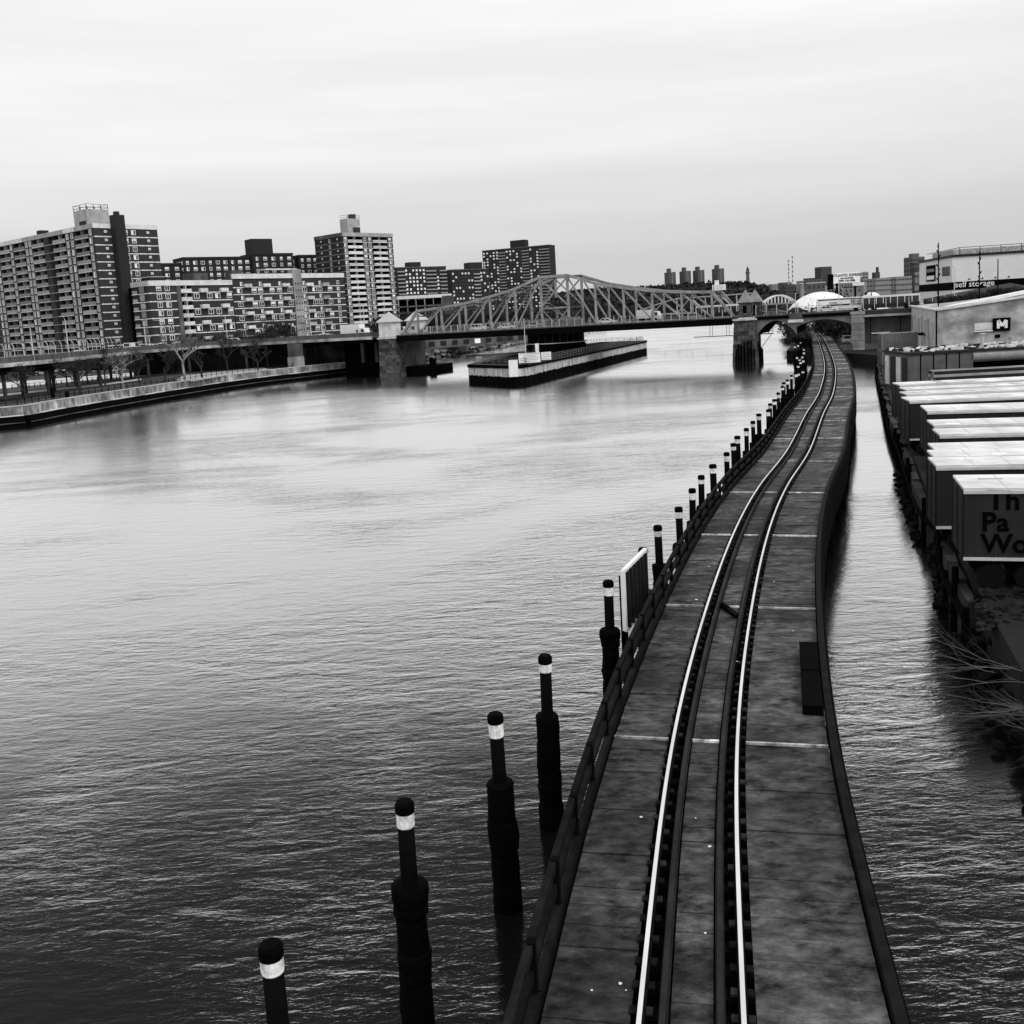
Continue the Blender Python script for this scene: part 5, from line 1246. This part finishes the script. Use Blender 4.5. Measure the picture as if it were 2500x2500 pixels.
def boxtruck(label, loc, rz, L_=7.5, box_h=3.3):
    t = thing('box_truck', label, 'truck', loc, rz, 'traffic on the bridge')
    MB().box(-L_/2, L_/2-2.0, -1.2, 1.2, .9, box_h).build('cargo_box', M_car['white'], t)
    c = MB().sideprism([(L_/2-1.9, .5), (L_/2, .5), (L_/2, 1.4), (L_/2-.4, 2.4), (L_/2-1.9, 2.5)], -1.05, 1.05).build('cab', M_car['white'], t)
    for s_ in (-1.06, 1.0): MB().box(L_/2-1.5, L_/2-.5, s_, s_+.06, 1.4, 2.2).build('cab_window', M_glass, c)
    MB().box(-L_/2, L_/2-.5, -.9, .9, .5, .9).build('chassis', M_black, t)
    for x in (-L_/2+1.5, L_/2-1.0):
        for y in (-1.05, 1.05): MB().tube((x, y-.14, .48), (x, y+.14, .48), .48, n=14).build('wheel', M_tyre, t)
    return t
def bus(label, loc, rz, L_=12, body=M_void, name='bus', ad=False):
    t = thing(name, label, 'bus', loc, rz, 'traffic on the bridge')
    MB().box(-L_/2, L_/2, -1.25, 1.25, .4, 1.35).build('body', body, t); MB().box(-L_/2+.1, L_/2-.1, -1.2, 1.2, 1.35, 2.65).build('windows', M_glass, t)
    n = int(L_/1.3)
    for k in range(n+1):
        for y in (-1.25, 1.19): MB().box(-L_/2+k*L_/n-.07, -L_/2+k*L_/n+.07, y, y+.06, 1.35, 2.65).build('pillar', M_car['white'] if not ad else body, t)
    MB().box(-L_/2, L_/2, -1.27, 1.27, 2.65, 3.05).build('roof', M_car['white'], t)
    for x in (-L_/2+2.4, L_/2-2.6):
        for y in (-1.12, 1.12): MB().tube((x, y-.16, .5), (x, y+.16, .5), .5, n=14).build('wheel', M_tyre, t)
    return t
def onb(px, d, dx=0):
    # bridge-local s of a pixel column, at lane depth d
    r_ = ray(px, 780); O = BC + BN*d; det = r_.x*-BU.y + r_.y*BU.x
    # solve r*t = O + BU*s
    t_ = (O.x*-BU.y + O.y*BU.x)/det; return (Vector((r_.x*t_, r_.y*t_, 0)) - O).dot(BU)
def BCAR(label, kind, colour, px, d, flip=False): return car(label, kind, colour, BL(onb(px, d), d, DK + .005), UA + (math.pi if flip else 0), 'traffic on the bridge')
BCAR('white van entering the truss span behind the white shelter', 'van', 'white', 985, 1.8, True)
BCAR('white sport utility vehicle on the left half of the truss span', 'suv', 'white', 1168, 1.8)
BCAR('white sedan right behind the white sport utility vehicle on the span', 'car', 'white', 1238, 1.9)
BCAR('dark sedan half hidden just left of the tower panel', 'car', 'silver', 1306, 2.0)
BCAR('white sedan just right of the grey screen at mid-span', 'car', 'white', 1482, 1.9)
BCAR('dark sedan on the right half of the truss span', 'car', 'grey', 1648, 1.9)
BCAR('silver car close to the bus on the right half of the span', 'car', 'silver', 1692, 2.0, True)
BCAR('black sedan just right of the stone shelter', 'car', 'black', 1852, 2.0)
BCAR('grey sedan second to the right of the stone shelter', 'car', 'grey', 1893, 2.0)
BCAR('dark car in front of the white dome on the right approach', 'car', 'black', 1948, 2.0)
BCAR('white car in front of the advertising bus', 'car', 'white', 2022, 1.6)
bus('dark bus with white roof near the right end of the truss span', BL(onb(1752, 4.6), 4.6, DK), UA, 9.5, M_dark, 'bus')
boxtruck('small white-topped truck on the right half of the truss span', BL(onb(1585, 5.0), 5.0, DK), UA, 5.6, 2.9)
b = bus('coach with white roof and dark windows at the right end of the approach', BL(onb(2175, 3.6), 3.6, DK), UA, 11.5, M_dark)
ab_ = bus('bus with a long white advertisement panel on the right approach', BL(onb(2058, 4.2), 4.2, DK), UA, 10.8, M_car['white'], 'bus', True)
M_adg = mat('poster_grey', .25, .5, .9, .9, var2=.9, scale2=.6)
MB().box(-5.3, 5.3, -1.36, -1.27, .75, 2.98).build('advertisement', M_white, ab_)
MB().box(-5.1, 5.1, -1.375, -1.36, 2.62, 2.85).build('ad_banner', M_void, ab_); MB().box(-3.3, 1.6, -1.375, -1.36, 1.35, 1.7).build('ad_stripe', M_dark, ab_); MB().box(1.8, 4.9, -1.375, -1.36, 1.3, 2.5).build('ad_picture', M_adg, ab_)
text_part('ad_lettering', 'Cruise', .62, M_void, ab_, (-2.7, -1.38, 1.85), (R(90), 0, 0), .01, .01)
# left roadway traffic
def VSP(px, off):
    best = min(range(len(fv)), key=lambda i: abs(ray(px, 840).x/ray(px, 840).y - (fv[i][0]-fv[i][2]*off).x/(fv[i][0]-fv[i][2]*off).y)); p, t, r = fv[best]; return p - r*off + Vector((0, 0, DK+.005)), math.atan2(t.y, t.x)
for lab, kind, col, px, off, fl in (('white ambulance-like van on the roadway below the dark chimney', 'van', 'white', 325, 3.0, 0), ('white car behind the curved fence on the left roadway', 'car', 'white', 190, 3, 0), ('white car just right of the roadway van', 'car', 'white', 385, 3.2, 0),
      ('silver car on the roadway right of the large pale tree', 'car', 'silver', 545, 3.2, 0), ('white minivan on the roadway in front of the long pale-banded block', 'suv', 'white', 575, 3.2, 0), ('grey car on the roadway behind the dense dark tree', 'car', 'grey', 690, 3.2, 1),
      ('white car left of the white sedan before the box truck', 'car', 'white', 765, 3.2, 1), ('white sedan just left of the box truck', 'car', 'white', 808, 3.2, 0)):
    p, a = VSP(px, off); car(lab, kind, col, p, a + (math.pi if fl else 0), 'traffic on the left roadway')
p, a = VSP(862, 4.0); boxtruck('large white box truck on the roadway left of the white shelter', p, a, 8.6, 3.6)
for lab, kind, col, px, py in (('dark parked car under the left end of the viaduct', 'suv', 'black', 75, 918), ('grey parked sport utility vehicle under the viaduct', 'suv', 'silver', 108, 915), ('white parked car under the viaduct behind the pale road', 'car', 'white', 152, 908), ('white parked car behind the tree row in the park', 'car', 'white', 400, 899), ('white parked van behind the double lamp post', 'van', 'white', 432, 896), ('silver parked car in front of the dark viaduct bays', 'car', 'silver', 548, 884)):
    car(lab, kind, col, G(px, py, 3.5), R(50), 'cars parked under the viaduct')
for lab, kind, px, py, Y in (('white parked sport utility vehicle at the water edge by the railway', 'suv', 2083, 838, 218), ('white parked car in front of the sport utility vehicle by the railway', 'car', 2105, 842, 214)):
    p = AT(px, py, Y); car(lab, kind, 'white', (p.x, p.y, 3.6), R(-8), 'cars parked by the railway')
tag(MB().box(-5, 9, -4, 8, -1, 3.59).build('quay_slab', M_concd, None, (AT(2090, 838, 216).x, 216, 0), R(-8)), kind='structure')

# ================================================================ LAMPS, MASTS, SIGNS
def lamp(label, p, h, arm=1.8, rz=0, double=False, group='street lamps'):
    t = thing('street_lamp', label, 'street lamp', p, rz, group); MB().tube((0, 0, 0), (0, 0, h), .13, .08, 8).build('pole', M_lamp, t)
    for s_ in ((-1, 1) if double else (-1,)):
        a = MB(); pts = [(0, 0, h-.1), (s_*arm*.35, 0, h+.45), (s_*arm, 0, h+.6)]
        for u, v in zip(pts, pts[1:]): a.tube(u, v, .07, .055, 6)
        ao = a.build('arm', M_lamp, t); MB().box(s_*arm-.35, s_*arm+.35, -.14, .14, h+.53, h+.67).build('lamp_head', M_lamp, ao)
    return t
for lab, px, off, h, db in (('leftmost tall lamp post on the roadway fence', 83, .2, 6.5, 0), ('lamp post with curved arm before the left tower', 163, .2, 8.2, 0), ('lamp post on the roadway just right of the dark chimney', 361, 1.0, 7.5, 0), ('lamp post in front of the long pale-banded block, left one', 404, 14, 7.5, 0), ('lamp post beside the dense dark tree', 545, 14, 8, 0),
                        ('tall lamp post left of the box truck', 757, .3, 9.0, 0), ('short lamp post with arm beside the tall one', 781, 6, 5.6, 0), ('lamp post right of the box truck by the central tower', 903, 8, 8.5, 0)):
    p, a = VSP(px, off); p = p - Vector((0, 0, 0)); lamp(lab, p, h, 1.8, a, bool(db))
lamp('tall double-armed lamp post standing in the park', G(374, 912, 3.5), 10.5, 2.2, R(20), True)
lamp('curved lamp post in front of the storage building', AT(2330, 720, 205) - Vector((0, 0, 4)), 9.5, 1.2, R(0))
for lab, px, d, h in (('thin pale pole rising in front of the advertising bus', 2049, -2.8, 7.3), ('thin pale pole on the right approach above the dome', 1943, -2.8, 4.2)):
    c = BL(onb(px, d), d, DK+.3); tag(MB().tube((0, 0, 0), (0, 0, h), .08, .06, 6).tube((0, 0, h), (.5, 0, h+.15), .05, n=6).build('thin_pole', M_lamp, None, c), lab, 'pole')
# knobbly masts by the storage building
for lab, px, y0, y1, Y in (('tall dark knobbly mast left of the storage building', 2291, 592, 745, 175), ('second dark knobbly mast in front of the white storage wall', 2391, 612, 705, 180), ('plain thin mast near the right edge of the storage wall', 2436, 632, 695, 180)):
    p = AT(px, y1, Y); h = AT(px, y0, Y).z - p.z; t = thing('mast', lab, 'mast', p); MB().tube((0, 0, -3), (0, 0, h), .13, .09, 8).build('pole', M_black, t)
    if 'knobbly' in lab:
        n = int(h/.8)
        for k in range(n):
            a = k*1.9; MB().bar((.12*math.cos(a), .12*math.sin(a), k*.8+.3), (.32*math.cos(a), .32*math.sin(a), k*.8+.75), .16).build('step_bracket', M_black, t)
# billboard
p = AT(2035, 692, 345); q = AT(2102, 690, 345); h0 = p.z; wd = (q-p).length
bb = thing('billboard', 'large white billboard with dark lettering above the right approach', 'billboard', (p.x, p.y, 0), R(4))
hh = AT(2035, 667, 345).z - h0
MB().box(0, wd, 0, .5, h0, h0+hh).build('panel', M_white, bb); MB().box(-.9, -.05, .1, 3, h0-2, h0+hh-.3).build('dark_return', M_void, bb)
MB().box(wd, wd+.8, .1, .4, h0+1.6, h0+hh).build('side_panel', M_offw, bb); MB().box(wd*.74, wd+1.4, -.05, .3, h0-1.2, h0-.1).build('lower_panel', M_offw, bb)
for x in (1.5, wd-1.5): MB().box(x-.3, x+.3, .5, 1, 2, h0+hh-.4).build('post', M_black, bb)
for txt, sz, x, z in (('ATLANTIC EXPRESS', 1.22, .62, .62), ('BUS CHARTERS', .68, .35, .38), ('(800) 336-3886', .95, .42, .12)):
    o = text_part('lettering', txt, sz, M_void, bb, (wd*.5, -.03, h0 + hh*z), (R(90), 0, 0), .02, .03, 'CENTER')

# ================================================================ FAR CITY AND HILL
def hill(name, x0, x1, y0, y1, f, nx=90, ny=24, m=M_hill):
    b = MB(); vs = []; 
    for j in range(ny+1):
        for i in range(nx+1):
            x = x0 + (x1-x0)*i/nx; y = y0 + (y1-y0)*j/ny; vs.append((x, y, f(x, y, i/nx, j/ny)))
    fs = [(j*(nx+1)+i, j*(nx+1)+i+1, (j+1)*(nx+1)+i+1, (j+1)*(nx+1)+i) for j in range(ny) for i in range(nx)]
    b.add(vs, fs); return b.build(name, m, smooth=True)
def ridge(px):      # skyline of the wooded hill as height at Y = 1700
    T = [(300, 800), (1000, 775), (1250, 745), (1430, 716), (1520, 708), (1640, 706), (1720, 700), (1760, 696), (1830, 696), (1870, 702), (1930, 707), (2000, 702), (2150, 708), (2300, 712), (2700, 716)]
    for (a, ya), (b, yb) in zip(T, T[1:]):
        if a <= px <= b: return ya + (yb-ya)*(px-a)/(b-a)
    return T[-1][1] if px > 2000 else 820
RG = {}
def hz(x, y, u, v):
    px = CX + FPX*x/y*.998 if y else CX
    z = AT(px, ridge(px), 1700).z
    s_ = min(1, v*1.25); s_ = s_*s_*(3-2*s_)
    return 2 + max(0, z-2)*s_ + 3*noise.noise(Vector((x*.02, y*.02, 0)))*s_
HILL = hill('hill', -500, 1250, 1150, 1760, hz); tag(HILL, kind='structure')
wood = MB(); rw = random.Random(4)
for k in range(5200):
    y = rw.uniform(1160, 1740); px = rw.uniform(1380, 2480); x = (px-CX)/FPX*y; v = (y-1150)/610; u = (x+500)/1750
    z = hz(x, y, u, v); s_ = rw.uniform(3, 8)
    a = rw.uniform(0, 3.14); 
    for j in range(3):
        c = Vector((x + rw.uniform(-3, 3), y + rw.uniform(-3, 3), z + rw.uniform(0, s_*.7))); d = Vector((rw.gauss(0, 1), rw.gauss(0, 1), rw.gauss(0, 1))).normalized()*s_*.5; e = Vector((rw.gauss(0, 1), rw.gauss(0, 1), rw.gauss(0, 1))).normalized()*s_*.45
        wood.add([c-d, c+e, c+d, c-e], [(0, 1, 2, 3)])
tag(wood.build('hillside_wood', mat('far_wood', .016, .95, .8, .03, var2=.6, scale2=.008)), 'dark bare woodland covering the far hillside', 'wood', kind='stuff')
# wooded strip on the far river bend
st_ = MB()
for k in range(4200):
    y = rw.uniform(1000, 1150); x = rw.uniform(120, 420); z = rw.uniform(2, 22)*(1 - .3*rw.random()); c = Vector((x, y, z)); s_ = rw.uniform(2, 5)
    d = Vector((rw.gauss(0, 1), rw.gauss(0, 1), rw.gauss(0, 1))).normalized()*s_*.5; e = Vector((rw.gauss(0, 1), rw.gauss(0, 1), rw.gauss(0, 1))).normalized()*s_*.5; st_.add([c-d, c+e, c+d, c-e], [(0, 1, 2, 3)])
tag(st_.build('riverbend_wood', mat('far_wood')), 'dark trees along the far bend of the river', 'wood', kind='stuff')
M_far = mat('hazed_far_brick', .12, .9, .15, .05); M_farl = mat('far_concrete', .26, .9, .15, .05); M_fard = mat('far_dark', .05, .9, .2, .05)  # distance haze over the far towers is put into their grey
def fartower(label, px0, px1, y0, y1, Y, m=M_far, ph=None, seam=True, cols=8, name='tower_block', rz=.35, split=.35):
    a = AT(px0, y1, Y); b = AT(px1, y1, Y); wd = (b.x-a.x); H_ = AT(px0, y0, Y).z - a.z
    c, s_ = math.cos(rz), math.sin(rz); wf = wd*(1-split)/c; ws = wd*split/max(s_, .05)
    t = thing(name, label, 'tower' if name == 'tower_block' else 'building', (a.x + wd*split, a.y, a.z), rz)
    MB().box(0, wf, 0, ws, -12, H_).build('wall', m, t)
    g = MB(); nf = max(3, int(H_/3.1))
    for f in range(nf):
        for k in range(cols):
            x = (k+.5)*wf/cols; g.box(x-wf/cols*.28, x+wf/cols*.28, -.15, 0, f*H_/nf+.7, f*H_/nf + H_/nf*.6)
        for k in range(max(2, cols//2)):
            yy = (k+.5)*ws/max(2, cols//2); g.box(-.15, 0, yy-ws/cols*.5, yy+ws/cols*.5, f*H_/nf+.7, f*H_/nf + H_/nf*.6)
    tag(g.build('windows', M_fard if m is not M_fard else M_far, t), kind='stuff')
    if seam: MB().box(wf*.42, wf*.5, -.6, 0, -2, H_-.5).build('stair_bay', M_farl, t)
    if ph: MB().box(wf*ph[0], wf*ph[1], ws*.2, ws*.7, H_, H_*(1+ph[2])).build('penthouse', m, t)
    return t
for k, (x0, x1, y0, y1, yp) in enumerate(((1627, 1652, 665, 704, 656), (1664, 1689, 662, 700, 653), (1697, 1722, 660, 698, 650), (1744, 1770, 656, 694, 648))):
    fartower('%s of the four matching tower blocks on the far hill' % ('leftmost', 'second from left', 'third from left', 'rightmost')[k], x0, x1, y0, y1, 1850, M_far, (.12, .45, .24))['group'] = 'four towers on the far hill'
wt = AT(1826, 690, 1800); t = thing('water_tower', 'slender round stone water tower on the far hill', 'tower', (wt.x, wt.y, wt.z-8))
MB().lathe([(3.4, 0), (3.0, 24), (3.9, 25), (3.9, 27), (2.8, 27.2), (2.6, 30)], 16).build('shaft', M_far, t); MB().lathe([(3.0, 30), (2.0, 33), (.3, 36.5), (.1, 39)], 16).build('roof', M_fard, t)
for k, (x, y0) in enumerate(((1926, 634), (1935.5, 625))):
    a = AT(x, 700, 900); h = AT(x, y0, 900).z - a.z; t = thing('striped_mast', 'thin striped mast on the skyline, %s' % ('left shorter one', 'right taller one')[k], 'mast', (a.x, a.y, a.z), 0, 'two striped masts')
    n = 13
    for j in range(n): MB().tube((0, 0, j*h/n), (0, 0, (j+1)*h/n), .42, n=6).build('band', M_fard if j % 2 == 0 else M_offw, t)
    MB().tube((0, 0, -25), (0, 0, 0), .5, n=6).build('base', M_fard, t)
FB = [('dark block tower on the skyline left of the billboard', 1997, 2034, 652, 690, 1300, M_fard, None), ('tower with balconies left of the storage building', 2218, 2262, 628, 690, 620, M_far, (.2, .7, .14)), ('dark tower part in front of the balconied tower', 2228, 2250, 642, 690, 600, M_fard, None),
      ('stepped dark building with a chimney right of the billboard', 2133, 2150, 665, 690, 900, M_fard, (.6, .9, .5)), ('pale low building right of the billboard', 2104, 2122, 664, 690, 950, M_farl, None), ('pale banded depot building behind the coach', 2128, 2180, 680, 715, 420, M_farl, None), ('pale depot building left of the storage building', 2178, 2232, 676, 715, 430, M_farl, None),
      ('pale fluted silo building beside the storage building', 2242, 2275, 664, 720, 330, M_farl, None), ('low far rooftops at the left of the striped masts', 1880, 1905, 694, 704, 1500, M_farl, None), ('low far rooftops beneath the striped masts', 1905, 1935, 690, 706, 1450, M_far, None), ('low far building right of the striped masts', 1952, 1992, 686, 700, 1500, M_farl, None),
      ('dark mid-distance building under the striped masts', 1912, 1945, 695, 722, 700, M_fard, None), ('white boxy building above the dome', 1953, 1964, 693, 706, 700, M_farl, None)]
for lab, x0, x1, y0, y1, Y, m, ph in FB: fartower(lab, x0, x1, y0, y1, Y, m, ph, False, 6, 'far_building', .3, .2)
# scattered small houses among the hillside trees on the right
for k in range(26):
    px = 1955 + k*7.5 + random.uniform(-3, 3); y = random.uniform(695, 716); Y = random.uniform(900, 1500); a = AT(px, y, Y); w_ = random.uniform(8, 18); h_ = random.uniform(6, 12)
    t = thing('hillside_house', 'one of many small buildings scattered over the far wooded hillside', 'house', (a.x, a.y, a.z-h_*.5), random.uniform(-.4, .4), 'small buildings on the far hillside')
    MB().box(0, w_, 0, 9, 0, h_).build('wall', random.choice((M_farl, M_far, M_offw)), t); MB().box(-.3, w_+.3, -.3, 9.3, h_, h_+.7).build('roof', random.choice((M_fard, M_offw)), t)
    g = MB()
    for j in range(4): g.box(w_*(j+.3)/4, w_*(j+.7)/4, -.1, 0, h_*.5, h_*.8)
    g.build('windows', M_fard, t)
# white domes
def dome(label, px0, px1, ytop, Y, dep):
    a = AT(px0, 745, Y); b = AT(px1, 745, Y); c = (a+b)/2; rx = (b.x-a.x)/2; zt = AT((px0+px1)/2, ytop, Y).z
    m = bmesh.new(); bmesh.ops.create_uvsphere(m, u_segments=40, v_segments=20, radius=1)
    for v in m.verts: v.co = Vector((v.co.x*rx, v.co.y*dep, max(v.co.z, 0)*(zt-3)))
    me = bpy.data.meshes.new('membrane'); m.to_mesh(me); m.free(); me.materials.append(M_white); me.polygons.foreach_set('use_smooth', [True]*len(me.polygons))
    t = thing('inflated_dome', label, 'dome', (c.x, c.y, 3), R(-8)); inst('membrane', me, t)
    for k in range(1, 6):
        u = -1 + k/3; r_ = math.sqrt(max(0, 1-u*u)); g = MB(); pr = None
        for j in range(13):
            th = math.pi*j/12; q = Vector((u*rx, -dep*r_*math.cos(th)*1.003, (zt-3)*r_*math.sin(th)*1.003))
            if pr is not None: g.tube(pr, q, .06, n=4)
            pr = q
        g.build('cable', M_bal, t)
    return t
dome('large white inflated sports dome behind the right approach', 1910, 2098, 712, 340, 14)
dome('smaller white dome edge showing right of the advertising bus', 2085, 2170, 713, 330, 12)
# small white bowstring arch bridge far upstream
p = AT(1866, 742, 610); q = AT(1942, 738, 610); wd = q.x-p.x
ar = thing('arch_bridge', 'small white bowstring arch bridge far upstream left of the dome', 'bridge', (p.x, p.y, p.z), 0)
n = 9; prev = None; H_ = 4.4
for y in (0, 6):
    prev = None
    for k in range(n+1):
        u = k/n; c = Vector((wd*u, y, H_*(1-(2*u-1)**2)+.4))
        if prev is not None: MB().bar(prev, c, .7, .6).build('arch_rib', M_white, ar)
        if 0 < k < n: MB().bar((c.x, y, 0), c, .35).build('hanger', M_offw, ar)
        prev = c
MB().box(-2, wd+2, 0, 6, -.8, 0).build('deck', M_farl, ar)
for x in (1, wd-1): MB().box(x-1, x+1, 0, 6, -14, -.8).build('pier', M_concd, ar)
# pale truss viaduct behind the right half of the swing span
p = AT(1560, 752, 400); q = AT(1840, 728, 330); d_ = Vector((q.x-p.x, q.y-p.y, 0)); wd = d_.length
fb = thing('approach_truss', 'pale approach truss seen behind the right half of the swing span', 'bridge', (p.x, p.y, 0), math.atan2(d_.y, d_.x))
zb2, n = 11.2, 8
zt2 = [12.5 + 4.2*min(1, (k+.3)/3) for k in range(n+1)]
for k in range(n):
    x0, x1 = wd*k/n, wd*(k+1)/n
    MB().bar((x0, 0, zt2[k]), (x1, 0, zt2[k+1]), .4).build('top_chord', M_pale, fb); MB().bar((x0, 0, zb2), (x1, 0, zb2), .4).build('bottom_chord', M_pale, fb)
    MB().bar((x0, 0, zb2), (x0, 0, zt2[k]), .3).build('vertical_post', M_pale, fb)
    MB().bar((x0, 0, zb2 if k % 2 else zt2[k]), (x1, 0, zt2[k+1] if k % 2 else zb2), .3).build('diagonal', M_pale, fb)
for k in (7.4,): MB().box(wd*k/n-.8, wd*k/n+.8, 1, 3, -2, zb2-.3).build('pier', M_concd, fb)
# pale suspension cables far behind the gap between the slabs
p = AT(1050, 708, 900); q = AT(1125, 680, 900)
t = thing('far_cables', 'pair of thin far bridge cables in the gap between dark slabs', 'cable')
for dz in (0, 1.9): MB().tube(p + Vector((0, 0, dz)), q + Vector((0, 0, dz*.7)), .35, n=5).build('cable', M_far, t)
# people walking on the bridge footway
def person(label, loc, rz, stride):
    V = [(0, 0, .95), (0, 0, 1.2), (0, 0, 1.45), (0, .01, 1.56), (0, .02, 1.68), (.1, 0, .9), (.11, stride*.5, .5), (.11, stride, .06), (-.1, 0, .9), (-.11, -stride*.4, .5), (-.11, -stride, .08), (.21, 0, 1.4), (.25, -stride*.5, 1.15), (.24, -stride*.5+.12, .9), (-.21, 0, 1.4), (-.25, stride*.5, 1.15), (-.24, stride*.5+.12, .9), (.11, stride+.14, .04), (-.11, -stride+.14, .05)]
    E_ = [(0, 1), (1, 2), (2, 3), (3, 4), (0, 5), (5, 6), (6, 7), (0, 8), (8, 9), (9, 10), (2, 11), (11, 12), (12, 13), (2, 14), (14, 15), (15, 16), (7, 17), (10, 18)]
    Rd = [.16, .15, .16, .06, .11, .10, .07, .05, .10, .07, .05, .07, .055, .04, .07, .055, .04, .04, .04]
    me = bpy.data.meshes.new('person'); me.from_pydata(V, E_, []); o = inst('person', me, None, loc, rz); o.modifiers.new('skin', 'SKIN'); o.modifiers.new('sub', 'SUBSURF').levels = 1
    for i, r_ in enumerate(Rd): me.skin_vertices[0].data[i].radius = (r_, r_)
    me.skin_vertices[0].data[0].use_root = True; me.materials.append(M_black)
    return tag(o, label, 'person', 'people on the footway')
s_ = onb(1190, -1.8); person('person in dark clothes walking on the near footway of the truss span', BL(s_, -1.8, DK+.16), UA - math.pi/2, .28)
p, a = VSP(866, 1.2); person('person in dark clothes on the roadway edge beside the box truck', p + Vector((0, 0, .6)), a + math.pi/2, .2)
